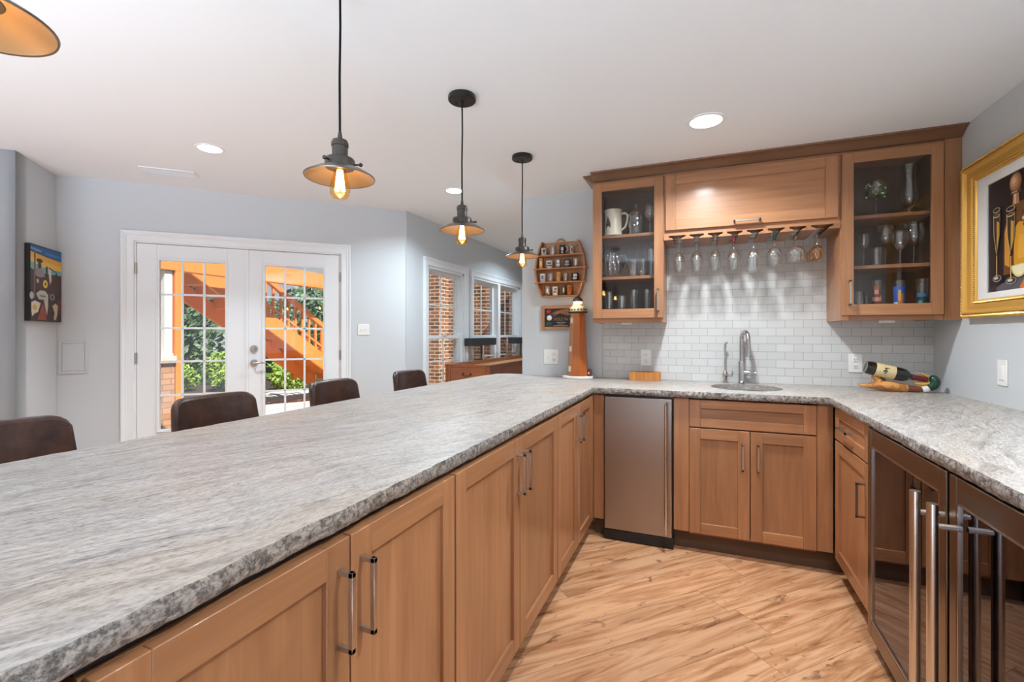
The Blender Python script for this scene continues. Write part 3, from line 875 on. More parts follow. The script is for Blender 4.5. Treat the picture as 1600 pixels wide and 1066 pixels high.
for i in range(1, 7):
    a = PI * .55 * i / 6; path.append(Vector((fx, fy, 1.155)) + d * (.02 - .02 * math.cos(a)) + Vector((0, 0, .024 * math.sin(a))))
obj('spout', MB().tube(path, [.0055] * 2 + [.0075] + [.0075] * 6, 12), M['chrome'], o)
mb = MB(); mb.cyl((fx, fy, .965), (fx + .04, fy - .012, .965), .007, n=12); mb.cyl((fx + .038, fy - .011, .958), (fx + .044, fy - .013, .992), .0045, n=10)
obj('lever', mb, M['chrome'], o)

# ---------------------------------------------------------------- wall cabinets
YU = -.337
UP = fr((0, YU, 0), (1, 0, 0), (0, 1, 0))
def upper_glass(x0, x1, bx0, bx1, gx0, gx1, hz, hx, shelves, label, filler=None):
    o = thing('glass_door_cabinet', label, 'cabinet', ((x0 + x1) / 2, -.17, 1.313))
    mb = MB(); T = .018; D0 = YU + .022
    mb.box((bx0, D0 + .017, 1.313), (bx0 + T, -.009, 2.262), 2); mb.box((bx1 - T, D0 + .017, 1.313), (bx1, -.009, 2.262), 2)
    mb.box((bx0 + T, D0 + .017, 1.318), (bx1 - T, -.009, 1.318 + T), 0); mb.box((bx0 + T, D0 + .017, 2.24), (bx1 - T, -.009, 2.262), 0)
    for (a, b, c, e, g) in ((bx0, gx0 - .02, 1.313, 2.262, 2), (gx1 + .02, bx1, 1.313, 2.262, 2), (gx0 - .02, gx1 + .02, 1.313, 1.355, 0), (gx0 - .02, gx1 + .02, 2.225, 2.262, 0)):
        mb.box((a, D0 - .001, c), (b, D0 + .018, e), g)
    obj('carcass', mb, M['cab'], o, bevel=.001)
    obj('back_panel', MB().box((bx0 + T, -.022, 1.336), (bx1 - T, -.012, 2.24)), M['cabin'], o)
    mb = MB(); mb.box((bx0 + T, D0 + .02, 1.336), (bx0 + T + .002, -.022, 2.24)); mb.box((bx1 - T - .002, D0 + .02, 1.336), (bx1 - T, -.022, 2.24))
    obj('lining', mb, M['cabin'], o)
    for z in shelves:
        obj('shelf', MB().box((bx0 + T + .002, D0 + .035, z - .019), (bx1 - T - .002, -.022, z), 0), M['cab'], o, bevel=.001)
    dz0, dz1 = 1.342, 2.244; gz0, gz1 = 1.402, 2.186
    mb = MB(UP)
    mb.box((x0, 0, dz0), (gx0, .021, dz1), 2); mb.box((gx1, 0, dz0), (x1, .021, dz1), 2); mb.box((gx0, 0, dz0), (gx1, .021, gz0), 0); mb.box((gx0, 0, gz1), (gx1, .021, dz1), 0)
    d = obj('door', mb, M['cab'], o, bevel=BV)
    obj('pane', MB(UP).box((gx0 - .004, .009, gz0 - .004), (gx1 + .004, .013, gz1 + .004)), M['cabpane'], d, smooth=False)
    mb = MB(UP); pull(mb, (hx, hz[0]), (hx, hz[1])); obj('handle', mb, M['nickel'], d, bevel=.0008)
    if filler: obj('filler_panel', MB(UP).box((bx1, .012, 1.313), (filler, .03, 2.2575), 2), M['cab'], o)
    return o
SHL = (1.903, 1.622)
upper_glass(-.611, -.161, -.614, -.158, -.551, -.216, (1.385, 1.520), -.190, SHL, 'glass door wall cabinet beside the barrel shelf, holding a cream mug')
upper_glass(.791, 1.237, .787, 1.243, .846, 1.186, (1.400, 1.530), .823, SHL, 'glass door wall cabinet beside the gold picture, holding printed glasses', filler=1.3145)
o = thing('lift_door_cabinet', 'short wide wall cabinet with one lift-up door over the stemware rack', 'cabinet', (.315, -.17, 1.86))
mb = MB(); mb.box((-.157, YU + .022, 1.862), (.786, -.009, 2.262), 0)
obj('carcass', mb, M['cab'], o)
mb = MB(UP); shaker(mb, -.146, .774, 1.893, 2.240, st=.062, pg=0); d = obj('door', mb, M['cab'], o, bevel=BV)
mb = MB(UP); pull(mb, (.247, 1.912), (.382, 1.912)); obj('handle', mb, M['nickel'], d, bevel=.0008)
# crown moulding over all three
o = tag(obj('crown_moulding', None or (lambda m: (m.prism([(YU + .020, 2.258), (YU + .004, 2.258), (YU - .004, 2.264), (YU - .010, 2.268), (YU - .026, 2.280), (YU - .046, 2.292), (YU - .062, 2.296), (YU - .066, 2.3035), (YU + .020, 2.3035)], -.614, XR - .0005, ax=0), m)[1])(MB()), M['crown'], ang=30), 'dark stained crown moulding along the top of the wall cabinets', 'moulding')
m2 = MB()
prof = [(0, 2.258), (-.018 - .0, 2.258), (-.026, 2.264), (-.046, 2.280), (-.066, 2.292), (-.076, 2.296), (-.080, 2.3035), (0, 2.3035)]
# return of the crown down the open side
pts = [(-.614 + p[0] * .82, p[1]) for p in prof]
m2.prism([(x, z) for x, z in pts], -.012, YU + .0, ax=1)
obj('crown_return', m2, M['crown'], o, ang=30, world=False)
# stemware rack
o = thing('stemware_rack', 'wooden under-cabinet rack with slots for hanging stemware', 'stemware rack', (.315, -.17, 1.84))
RX = [-.122, -.016, .091, .196, .304, .4155, .527, .634, .742]
cent = [-.069, .037, .1435, .250, .3595, .471, .581, .688]
for i, x in enumerate([-.139] + [(a + b) / 2 for a, b in zip(cent, cent[1:])] + [.768]):
    w0, w1 = .012, .036
    lo0, lo1 = (x - w1, x + w1)
    t0, t1 = x - w0, x + w0
    if i == 0: lo0 = t0 = -.157
    if i == 8: lo1 = t1 = .786
    poly = [(t0, 1.861), (t0, 1.850), (max(lo0, x - .026), 1.846), (lo0, 1.840), (lo0, 1.834), (lo1, 1.834), (lo1, 1.840), (min(lo1, x + .026), 1.846), (t1, 1.850), (t1, 1.861)]
    obj('runner', MB().prism(poly, YU + .012, -.012, ax=1), M['cab'], o)
for x, lab in ((-.40, 'small round under-cabinet puck light below the cream mug cabinet'), (1.02, 'small round under-cabinet puck light above the wine bottle')):
    p = thing('puck_light', lab, 'puck light', (x, -.25, 1.313))
    obj('housing', MB().lathe([(0, 1.3128), (.036, 1.3128), (.036, 1.302), (.030, 1.300), (0, 1.300)], (x, -.25, 0), 28), M['plate'], p)
# ---------------------------------------------------------------- pendants
def pendant(y, label):
    x, zt = -.93, 1.752
    o = thing('pendant_lamp', label, 'pendant lamp', (x, y, HS), group='industrial pendants over the peninsula')
    c = (x, y, 0)
    obj('canopy', MB().lathe([(0, HS), (.060, HS), (.062, HS - .004), (.062, HS - .020), (.058, HS - .024), (0, HS - .024)], c, 36), M['canopy'], o)
    obj('canopy_screws', MB().cyl((x + .035, y - .01, HS - .030), (x + .035, y - .01, HS - .024), .005, n=10).cyl((x - .035, y + .01, HS - .030), (x - .035, y + .01, HS - .024), .005, n=10).lathe([(.007, HS - .024), (.006, HS - .04), (0, HS - .042)], c, 12), M['black'], o)
    obj('cord', MB().tube([(x, y, HS - .03), (x + .0015, y, 2.15), (x - .001, y, 2.0), (x, y, zt + .080)], .0034, 10), M['cord'], o)
    zs = zt - .018
    so = obj('socket', MB().lathe([(0, zs + .104), (.0045, zs + .104), (.008, zs + .082), (.012, zs + .079), (.021, zs + .078), (.0245, zs + .070), (.0245, zs + .060), (.0225, zs + .059), (.0225, zs + .030), (.0235, zs + .028), (.0235, zs + .024), (.040, zs + .023), (.0425, zs + .019), (.0425, zs - .002), (.040, zs - .004), (0, zs - .004)], c, 32), M['dmetal'], o)
    for k in range(3):
        a = k * 2 * PI / 3 + .5
        obj('thumb_screw', MB().cyl((x + .041 * math.cos(a), y + .041 * math.sin(a), zs + .008), (x + .058 * math.cos(a), y + .058 * math.sin(a), zs + .008), .003, n=8).ell((x + .06 * math.cos(a), y + .06 * math.sin(a), zs + .008), (.006, .006, .006), 10, 8), M['dmetal'], so)
    obj('lamp_shade', MB().lathe([(.030, zt - .014), (.044, zt - .018), (.070, zt - .030), (.094, zt - .044), (.0985, zt - .047), (.1005, zt - .049), (.0995, zt - .052), (.097, zt - .051)], c, 56), M['shade'], o)
    obj('shade_lining', MB().lathe([(.028, zt - .0175), (.043, zt - .0215), (.069, zt - .0335), (.093, zt - .0475), (.097, zt - .0505)], c, 56), M['shadein'], o)
    b = obj('bulb', MB().lathe([(.013, zt - .006), (.0145, zt - .022), (.021, zt - .050), (.029, zt - .078), (.030, zt - .088), (.027, zt - .102), (.018, zt - .112), (0, zt - .116)], c, 28), M['bulbglass'], o)
    mb = MB()
    for k in range(7):
        a = k * 2 * PI / 7
        mb.tube([(x + .006 * math.cos(a), y + .006 * math.sin(a), zt - .028), (x + .013 * math.cos(a), y + .013 * math.sin(a), zt - .088)], .0026, 6)
    obj('filament', mb, M['filament'], b)
    ld = bpy.data.lights.new('pendant_glow', 'POINT'); ld.energy = PEND_W; ld.color = (1, .62, .28); ld.shadow_soft_size = .012
    lo = bpy.data.objects.new('pendant_glow', ld); COL.objects.link(lo); lo.parent = o; lo.location = (0, 0, zt - .062 - HS)
pendant(-.829, 'bronze pendant lamp with glowing bulb hanging closest to the barrel shelf')
pendant(-1.586, 'bronze pendant lamp with glowing bulb second from the barrel shelf')
pendant(-2.347, 'bronze pendant lamp with glowing bulb third from the barrel shelf')
pendant(-3.105, 'bronze pendant lamp nearest the viewer, only its shade rim in frame')

# ---------------------------------------------------------------- stools
def stool(y, label, rz):
    x = -1.635
    o = thing('bar_stool', label, 'bar stool', (x, y, 0), rz, group='leather stools along the peninsula')
    # local: faces +x
    mb = MB(); n = 28
    W, H0, H1 = .192, .60, .984
    rows = 8
    def surf(off):
        P = []
        for j in range(rows + 1):
            t = j / rows; z = H0 + (H1 - H0) * t
            for i in range(n + 1):
                s = -1 + 2 * i / n
                w = W * (1 - .10 * t) 
                cr = 0.0
                e_ = max(0, abs(s) - .72) / .28; zz = z - .05 * (1 - math.sqrt(max(0, 1 - e_ * e_ * .96))) * t ** 3
                P.append((-.175 - .05 * t + .055 * s * s + off, s * w, zz))
        return P
    a = surf(.020); b = surf(-.020)
    na = len(a); F = []
    for j in range(rows):
        for i in range(n):
            q = j * (n + 1) + i
            F.append((q, q + 1, q + n + 2, q + n + 1)); F.append((na + q, na + q + n + 1, na + q + n + 2, na + q + 1))
    for i in range(n):
        F.append((i + 1, i, na + i, na + i + 1)); q = rows * (n + 1) + i; F.append((q, q + 1, na + q + 1, na + q))
    for j in range(rows):
        q = j * (n + 1); F.append((q, q + n + 1, na + q + n + 1, na + q)); q += n; F.append((q + n + 1, q, na + q, na + q + n + 1))
    mb.add(a + b, F)
    obj('backrest', mb, M['leather'], o, world=False, bevel=.012, ang=60)
    mb = MB(); mb.box((-.20, -.215, .595), (.20, .215, .665)); obj('seat', mb, M['leather'], o, world=False, bevel=.025)
    for sx in (-1, 1):
        for sy in (-1, 1):
            obj('leg', MB().tube([(sx * .155, sy * .165, .60), (sx * .215, sy * .215, 0)], [.014, .010], 12), M['legm'], o, world=False)
    q = .20
    obj('footrest', MB().tube([(-q, -q, .2), (q, -q, .2), (q, q, .2), (-q, q, .2)], .009, 8, closed=True), M['legm'], o, world=False)
stool(-2.75, 'brown leather bar stool at the near end of the counter, cut by the frame edge', .03)
stool(-2.105, 'brown leather bar stool in front of the left french door leaf', -.02)
stool(-1.425, 'brown leather bar stool in front of the door leaf with the lever handle', .02)
stool(-.715, 'brown leather bar stool furthest from the viewer, beside the game table', .0)

# ---------------------------------------------------------------- stemware
def gl_obj(name, prof, parent, n=28, flute=None, m='glass', c=(0, 0, 0)):
    return obj(name, MB().lathe(prof, c, n, flute=flute), M[m], parent, world=False, ang=50)
def stem_glass(label, cat='wine glass', fr_=.034, stem=.085, bh=.118, br=.037, rim=.030, up=1, loc=(0, 0, 0), group=None, name='wine_glass', flute=None, fill=None):
    """up=1 standing on its foot, -1 hanging upside down from it"""
    o = thing(name, label, cat, loc, group=group)
    s = up
    gl_obj('foot', [(0, 0), (fr_, 0), (fr_, s * .0015), (fr_ * .5, s * .004), (.006, s * .009), (0, s * .009)], o)
    gl_obj('stem', [(.0055, s * .008), (.0036, s * .02), (.0034, s * (stem - .012)), (.007, s * stem)], o, 12)
    z0 = stem
    pr_ = [(0, z0), (.007, z0), (br * .62, z0 + bh * .13), (br * .92, z0 + bh * .32), (br, z0 + bh * .46), (br * .97, z0 + bh * .65), (rim, z0 + bh), (rim - .0012, z0 + bh), (br * .97 - .0015, z0 + bh * .65), (br - .0016, z0 + bh * .46), (br * .92 - .0016, z0 + bh * .32), (br * .6, z0 + bh * .15), (0, z0 + bh * .07)]
    gl_obj('bowl', [(r, s * h) for r, h in pr_], o, flute=flute)
    return o
ORD = ['first', 'second', 'third', 'fourth', 'fifth', 'sixth', 'seventh', 'eighth']
HZ_ = 1.8485
GR = 'stemware hanging in the under-cabinet rack'
hang = []
for i, x in enumerate(cent):
    lab = '%s hanging glass from the cream mug cabinet in the stemware rack' % ORD[i]
    kw = {}
    if i == 4: kw = dict(bh=.135, br=.031, rim=.034, stem=.088, flute=(.06, 14))
    elif i == 5: kw = dict(bh=.108, br=.040, rim=.034, stem=.085)
    elif i == 6: kw = dict(bh=.085, br=.048, rim=.042, stem=.088)
    elif i == 7: kw = dict(bh=.072, br=.034, rim=.031, stem=.094)
    hang.append(stem_glass(lab, up=-1, loc=(x, -.262, HZ_), group=GR, **kw))
BK2 = [(4, -.178, 'fluted glass hanging behind the fifth hanging glass'), (5, -.178, 'round glass hanging behind the sixth hanging glass'), (6, -.168, 'wide glass hanging behind the seventh hanging glass'), (7, -.190, 'amber glass hanging right behind the eighth hanging glass'), (7, -.118, 'amber glass hanging at the back of the eighth rack slot'),
       (0, -.17, 'clear wine glass hanging behind the first hanging glass'), (1, -.17, 'clear wine glass hanging behind the second hanging glass'), (2, -.17, 'clear wine glass hanging behind the third hanging glass'), (3, -.17, 'clear wine glass hanging behind the fourth hanging glass')]
for i, y, lab in BK2: dup(hang[i], (cent[i], y, HZ_), label=lab)
M['amberglass'] = thin_glass('amber_glass', (.93, .83, .68), k=.7, mul=2.0)
def recolor(o, m):
    for ch in o.children:
        ch.data = ch.data.copy(); ch.data.materials.clear(); ch.data.materials.append(m)
for o in [q for q in COL.objects if q.get('label', '').startswith(('amber glass', 'eighth'))]:
    for ch in o.children:
        if ch.name.startswith('bowl'): ch.data = ch.data.copy(); ch.data.materials[0] = M['amberglass']
# coloured wraps on two stems
M['wrapred'] = mat('red_ribbon', (.16, .012, .02), .5); M['wrapgrn'] = mat('green_ribbon', (.01, .06, .055), .5)
for i, m in ((3, 'wrapred'), (5, 'wrapgrn')):
    w = obj('stem_charm', MB().lathe([(.0065, -.012), (.013, -.016), (.010, -.030), (.007, -.046), (.0045, -.048)], (0, 0, 0), 14), M[m], hang[i], world=False)
    w['label'] = 'red ribbon charm' if m == 'wrapred' else 'dark green ribbon charm'

# ---------------------------------------------------------------- inside the mug cabinet
Z1, Z2, Z0 = 1.9035, 1.6225, 1.3365
def tumbler(name, label, cat, loc, r0, r1, h, m='glass', t=.0025, group=None, n=28, flute=None):
    o = thing(name, label, cat, loc, group=group)
    gl_obj('body', [(0, 0), (r0, 0), (r0 + (r1 - r0) * .5, h * .5), (r1, h), (r1 - t, h), (r0 + (r1 - r0) * .5 - t, h * .5), (r0 - t, .008), (0, .008)], o, n, m=m, flute=flute)
    return o
o = thing('beer_mug', 'cream ceramic mug with a dark emblem on the top shelf', 'mug', (-.492, -.235, Z1))
obj('body', MB().lathe([(0, 0), (.058, 0), (.060, .004), (.060, .012), (.056, .02), (.055, .15), (.058, .168), (.060, .175), (.057, .176), (.052, .165), (.051, .02), (0, .014)], (0, 0, 0), 36), M['cream'], o, world=False)
obj('handle', MB().tube([(.050, .01, .150), (.075, .014, .155), (.095, .018, .140), (.092, .018, .10), (.078, .015, .06), (.052, .01, .04)], [.008, .008, .008, .0075, .007, .007], 10), M['cream'], o, world=False)
mb = MB()
for k in range(7):
    a = -2.05 + (k - 3) * .085; z = .085 + .018 * math.cos((k - 3) * .9)
    mb.ell((.0555 * math.cos(a), .0555 * math.sin(a), z), (.0045, .0045, .020 + .006 * (k % 2)), 8, 6)
mb.ell((.0555 * math.cos(-2.05), .0555 * math.sin(-2.05), .075), (.012, .006, .014), 10, 8)
obj('emblem', mb, M['emblem'], o, world=False)
o = thing('glass_jar', 'lidded pressed glass jar beside the cream mug', 'jar', (-.343, -.225, Z1))
gl_obj('body', [(0, 0), (.045, 0), (.048, .01), (.047, .06), (.049, .065), (.047, .12), (.040, .135), (.038, .135), (.044, .118), (.044, .012), (0, .01)], o, 32, flute=(.03, 16))
gl_obj('lid', [(.042, .136), (.043, .142), (.030, .165), (.012, .175), (.010, .182), (.016, .192), (.012, .204), (0, .206)], o)
stem_glass('short glass goblet at the handle side of the top shelf', cat='goblet', name='goblet', loc=(-.252, -.225, Z1), fr_=.032, stem=.085, bh=.105, br=.040, rim=.036)
o = thing('glass_pitcher', 'round cut glass pitcher on the middle shelf of the mug cabinet', 'pitcher', (-.503, -.21, Z2))
gl_obj('body', [(0, 0), (.040, 0), (.045, .006), (.068, .05), (.070, .085), (.060, .12), (.045, .145), (.050, .165), (.0475, .165), (.043, .146), (.057, .12), (.067, .085), (.065, .052), (.042, .010), (0, .008)], o, 36, flute=(.04, 18))
obj('handle', MB().tube([(.048, 0, .150), (.085, 0, .150), (.098, 0, .11), (.085, 0, .07), (.066, 0, .055)], .006, 10), M['glass'], o, world=False)
tumbler('tumbler', 'wide tumbler beside the cut glass pitcher', 'tumbler', (-.358, -.235, Z2), .033, .039, .118)
tumbler('tumbler', 'narrow tumbler between the wide tumbler and the tall glasses', 'tumbler', (-.298, -.235, Z2), .024, .029, .115)
tumbler('highball_glass', 'tall straight glass on the middle shelf of the mug cabinet', 'glass', (-.250, -.19, Z2), .022, .026, .185)
tumbler('highball_glass', 'tallest glass against the side of the mug cabinet', 'glass', (-.212, -.225, Z2), .022, .025, .205)
tumbler('pilsner_glass', 'tapered pilsner glass in the corner of the lowest shelf', 'glass', (-.522, -.215, Z0), .018, .036, .19, flute=(.03, 10))
tumbler('pilsner_glass', 'tapered pilsner glass next to the corner one', 'glass', (-.438, -.215, Z0), .018, .034, .16, flute=(.03, 10))
tumbler('pilsner_glass', 'slim tapered pilsner glass third on the lowest shelf', 'glass', (-.357, -.215, Z0), .015, .027, .20, flute=(.05, 10))
tumbler('pilsner_glass', 'slim tapered pilsner glass nearest the cabinet handle', 'glass', (-.272, -.215, Z0), .015, .027, .20, flute=(.05, 10))

# ---------------------------------------------------------------- inside the printed glass cabinet
o = stem_glass('goblet covered in green beads on the top shelf', cat='goblet', name='goblet', loc=(.985, -.20, Z1), fr_=.034, stem=.10, bh=.10, br=.044, rim=.038)
M['bead'] = mat('green_bead', (.10, .22, .04), .15); M['bead2'] = mat('clear_bead', (.6, .62, .5), .1)
mb = MB()
for k in range(70):
    a = random.uniform(0, 2 * PI); h = random.uniform(.115, .19); r = .045 - .00012 * abs(h - .15) * 100
    mb.mi = 0 if random.random() < .65 else 1
    mb.ell((r * math.cos(a), r * math.sin(a), h), (.0055,) * 3, 8, 6)
obj('beads', mb, [M['bead'], M['bead2']], o, world=False)
o = thing('hurricane_glass', 'tall curvy hurricane glass on the top shelf', 'glass', (1.137, -.20, Z1))
gl_obj('body', [(0, 0), (.036, 0), (.034, .004), (.010, .012), (.008, .022), (.012, .034), (.032, .055), (.043, .09), (.042, .12), (.033, .165), (.030, .19), (.034, .23), (.043, .275), (.0415, .275), (.0325, .23), (.0285, .19), (.0315, .165), (.040, .12), (.041, .09), (.030, .058), (0, .042)], o, 36)
stem_glass('small stemmed glass by the hinge side of the middle shelf', loc=(.925, -.21, Z2), fr_=.028, stem=.095, bh=.09, br=.027, rim=.024)
tumbler('stemless_glass', 'small stemless tumbler on the middle shelf between stemmed glasses', 'glass', (.978, -.235, Z2), .024, .028, .10)
stem_glass('large balloon wine glass in the middle of the middle shelf', loc=(1.045, -.15, Z2), fr_=.038, stem=.105, bh=.145, br=.046, rim=.036)
stem_glass('cut crystal goblet just in front of the balloon glass', cat='goblet', name='goblet', loc=(1.076, -.262, Z2), fr_=.030, stem=.075, bh=.105, br=.032, rim=.034, flute=(.06, 12))
stem_glass('large balloon wine glass beside the cabinet filler on the middle shelf', loc=(1.157, -.20, Z2), fr_=.038, stem=.10, bh=.135, br=.048, rim=.038)
o = tumbler('glass_mug', 'clear glass mug in the lower corner by the cabinet handle', 'mug', (.905, -.19, Z0), .030, .034, .145)
obj('handle', MB().tube([(.012, -.030, .12), (.022, -.053, .115), (.024, -.058, .08), (.020, -.048, .045), (.011, -.029, .035)], .005, 10), M['glass'], o, world=False)
def printed(label, loc, r0, r1, h, bands):
    o = tumbler('printed_glass', label, 'glass', loc, r0, r1, h)
    mb = MB(); mats = []
    for k, (z0, z1, a0, a1, col) in enumerate(bands):
        mats.append(mat('glass_print', col, .35)); mb.mi = k
        n = 10; P = []
        for i in range(n + 1):
            a = a0 + (a1 - a0) * i / n
            for z in (z0, z1):
                r = r0 + (r1 - r0) * z / h + .0006 + .00015 * k; P.append((r * math.cos(a), r * math.sin(a), z))
        mb.add(P, [(2 * i, 2 * i + 2, 2 * i + 3, 2 * i + 1) for i in range(n)])
    obj('print', mb, mats, o, world=False, recalc=False)
    return o
full = (-PI, PI); f = lambda a, w: (-PI / 2 - .38 + a - w, -PI / 2 - .38 + a + w)
printed('tall glass printed with a red and flesh figure', (.983, -.225, Z0), .025, .026, .205, [(.012, .085, *f(0, 1.2), (.22, .015, .02)), (.085, .118, *f(0, .9), (.55, .30, .18)), (.108, .125, *f(0, .75), (.28, .02, .02)), (.125, .150, *f(0, .35), (.55, .30, .18)), (.150, .172, *f(0, .5), (.35, .10, .04)), (.03, .037, *f(0, 1.0), (.05, .01, .01)), (.055, .062, *f(0, 1.0), (.05, .01, .01))])
printed('tall glass printed bright blue with an orange flame', (1.084, -.225, Z0), .026, .0275, .20, [(.010, .165, *f(0, 1.3), (.03, .12, .48)), (.055, .125, *f(.35, .42), (.62, .20, .02)), (.085, .145, *f(.15, .22), (.75, .42, .05)), (.020, .042, *f(-.25, .5), (.75, .78, .80)), (.048, .058, *f(-.45, .4), (.18, .55, .60)), (.068, .078, *f(-.5, .35), (.70, .75, .75))])
printed('tall glass with a teal and dark green print', (1.186, -.225, Z0), .025, .026, .205, [(.012, .105, *f(0, 1.1), (.03, .06, .05)), (.105, .125, *f(0, 1.0), (.05, .22, .38)), (.04, .06, *f(.2, .4), (.35, .30, .12)), (.07, .085, *f(-.3, .35), (.12, .35, .30))])

# ---------------------------------------------------------------- barrel shelf with shot glasses
o = thing('barrel_shelf', 'barrel shaped wooden wall shelf full of shot glasses', 'shelf', (-.92, 0, 1.515))
def barrel_pts(k=14):
    L, R = [], []
    for i in range(k + 1):
        t = i / k; z = 1.520 + (1.937 - 1.520) * t
        bul = math.sin(PI * (t * .92 + .04))
        L.append((-1.058 - .060 * bul, z)); R.append((-.786 + .060 * bul, z))
    return L, R
L, R = barrel_pts()
obj('back_board', MB().prism(L + R[::-1], -.010, 0, ax=1), M['brown'], o)
for side in (L, R):
    s = 1 if side is L else -1
    mb = MB()
    for a, b in zip(side, side[1:]): mb.prism([a, (a[0] + s * .011, a[1]), (b[0] + s * .011, b[1]), b], -.070, -.010, ax=1)
    obj('side_stave', mb, M['brown'], o)
def halfw(z):
    t = (z - 1.52) / .417; return .136 + .060 * math.sin(PI * (t * .92 + .04))
SZ = (1.836, 1.736, 1.632, 1.528)
for z in SZ:
    w = halfw(z) + (.012 if z > 1.53 else 0)
    obj('shelf', MB().prism([(-.922 - w, -.010), (-.922 - w, -.074), (-.922 + w, -.074), (-.922 + w, -.010)], z - .010, z), M['brown'], o, bevel=.002)
obj('handle', MB().tube([(-.955 + .066 * i / 8, -.03, 1.938 + .018 * math.sin(PI * i / 8)) for i in range(9)], .007, 8), M['brown'], o)
M['sign'] = mat('tan_sign', (.55, .38, .20), .6)
for a, b in ((-1.036, -.968), (-.862, -.798)):
    s = obj('name_sign', MB().box((a, -.022, 1.902), (b, -.010, 1.922)), M['sign'], o)
    mb = MB()
    for k in range(6): mb.box((a + .008 + k * .009, -.0226, 1.909), (a + .013 + k * .009, -.0219, 1.916))
    obj('carved_mark', mb, M['emblem'], s)
PC = dict(w=(.62, .62, .64), k=(.015, .015, .018), a=(.55, .28, .08), g=(.06, .065, .07), o=(.55, .16, .03), d=(.05, .055, .035), c=(.70, .62, .50), n=(.12, .10, .07))
PM = {k: mat('shot_' + k, v, .3) for k, v in PC.items()}
PM['t'] = M['glass']
blue = mat('shot_blue', (.08, .12, .25), .4)
def shot(x, zi, w, h, m, pr_, pm, name, label, taper=1.12, handle=False):
    z = SZ[zi] + .0004
    o = thing(name, label, 'shot glass', (x, -.044, z), group='shot glasses on the barrel shelf')
    r = w / 2; r0 = r / taper; h = h
    obj('body', MB().lathe([(0, 0), (r0, 0), (r0 + .001, .002), (r, h), (r - .0022, h), (r0 - .001, .010), (0, .009)], (0, 0, 0), 22), PM[m], o, world=False, ang=50)
    if pr_:
        mb = MB(); n = 8
        for (z0, z1, a0, a1) in pr_:
            P = []
            for i in range(n + 1):
                a = -PI / 2 + .25 + a0 + (a1 - a0) * i / n
                for zz in (z0, z1): P.append(((r0 + (r - r0) * zz + .0012) * math.cos(a), (r0 + (r - r0) * zz + .0012) * math.sin(a), zz * h))
            mb.add(P, [(2 * i, 2 * i + 2, 2 * i + 3, 2 * i + 1) for i in range(n)])
        obj('print_glow_mark', mb, pm, o, world=False, recalc=False)
    if handle: obj('handle', MB().tube([(r * .9, 0, h * .85), (r + .016, 0, h * .8), (r + .018, 0, h * .45), (r * .88, 0, h * .2)], .0035, 8), PM['w'], o, world=False)
    return o
sq = [(.35, .8, -.4, .4), (.18, .26, -.45, .45)]; wide = [(.25, .45, -.8, .8), (.55, .8, -.6, .6)]
W_, K_ = PM['w'], PM['k']
shot(-1.052, 0, .042, .056, 'w', sq, PM['g'], 'shot_glass', 'white shot glass with a grey mark, first on the top shelf')
shot(-.981, 0, .050, .062, 't', None, None, 'shot_glass', 'clear shot glass under the tan sign on the top shelf')
shot(-.905, 0, .046, .068, 'k', [(.4, .75, -.4, .4), (.12, .3, -.3, .3)], W_, 'shot_mug', 'black mini mug with a white rim and handle on the top shelf', 1.05, True)
shot(-.832, 0, .026, .056, 'w', [(.25, .8, -.35, .35)], PM['g'], 'shot_glass', 'slim white shot glass at the end of the top shelf')
shot(-1.076, 1, .029, .082, 'a', [(.3, .7, -.5, .5)], PM['c'], 'shot_glass', 'tall narrow amber shot glass at the start of the second shelf', 1.0)
shot(-1.008, 1, .048, .056, 'w', wide, PM['g'], 'shot_glass', 'squat white shot glass with grey lettering on the second shelf')
shot(-.938, 1, .052, .066, 't', [(.2, .45, -.6, .6), (.55, .85, -.4, .4)], W_, 'shot_glass', 'clear shot glass with a white mark on the second shelf', 1.35)
shot(-.868, 1, .050, .060, 'g', wide, mat('shot_grey', (.35, .38, .4), .4), 'shot_glass', 'dark grey shot glass with pale marks on the second shelf')
shot(-.804, 1, .048, .068, 't', [(.2, .8, -.2, .3)], PM['c'], 'shot_glass', 'clear shot glass at the end of the second shelf')  # cream patch paints a glow onto this clear glass
shot(-1.061, 2, .043, .064, 'w', sq, blue, 'shot_glass', 'white shot glass with a blue emblem starting the third shelf')
shot(-.998, 2, .046, .064, 't', None, None, 'shot_glass', 'clear shot glass between the blue emblem and amber ones')
shot(-.934, 2, .036, .072, 'a', [(.55, .75, -.6, .6)], PM['o'], 'shot_glass', 'amber shot glass in the middle of the third shelf', 1.0)
shot(-.880, 2, .046, .062, 't', None, None, 'shot_glass', 'clear shot glass after the amber one on the third shelf')
shot(-.808, 2, .056, .060, 'k', [(.2, .4, -.6, .5), (.5, .85, -.45, .6)], W_, 'shot_glass', 'black shot glass with white script ending the third shelf', 1.05)
shot(-1.022, 3, .052, .072, 't', [(.3, .7, -.3, .3)], PM['c'], 'shot_glass', 'clear shot glass starting the lowest barrel shelf')
shot(-.962, 3, .044, .066, 'c', [(.3, .5, -.5, .3), (.6, .85, -.2, .5)], PM['n'], 'shot_glass', 'cream printed shot glass on the lowest barrel shelf')
shot(-.897, 3, .036, .070, 'd', [(.3, .8, -.2, .4)], PM['c'], 'shot_glass', 'dark olive shot glass on the lowest barrel shelf')
shot(-.850, 3, .042, .074, 'o', [(.65, .8, -.5, .5), (.25, .6, -.25, .25)], mat('shot_rust', (.30, .05, .02), .4), 'shot_glass', 'orange shot glass at the end of the lowest barrel shelf', 1.3)

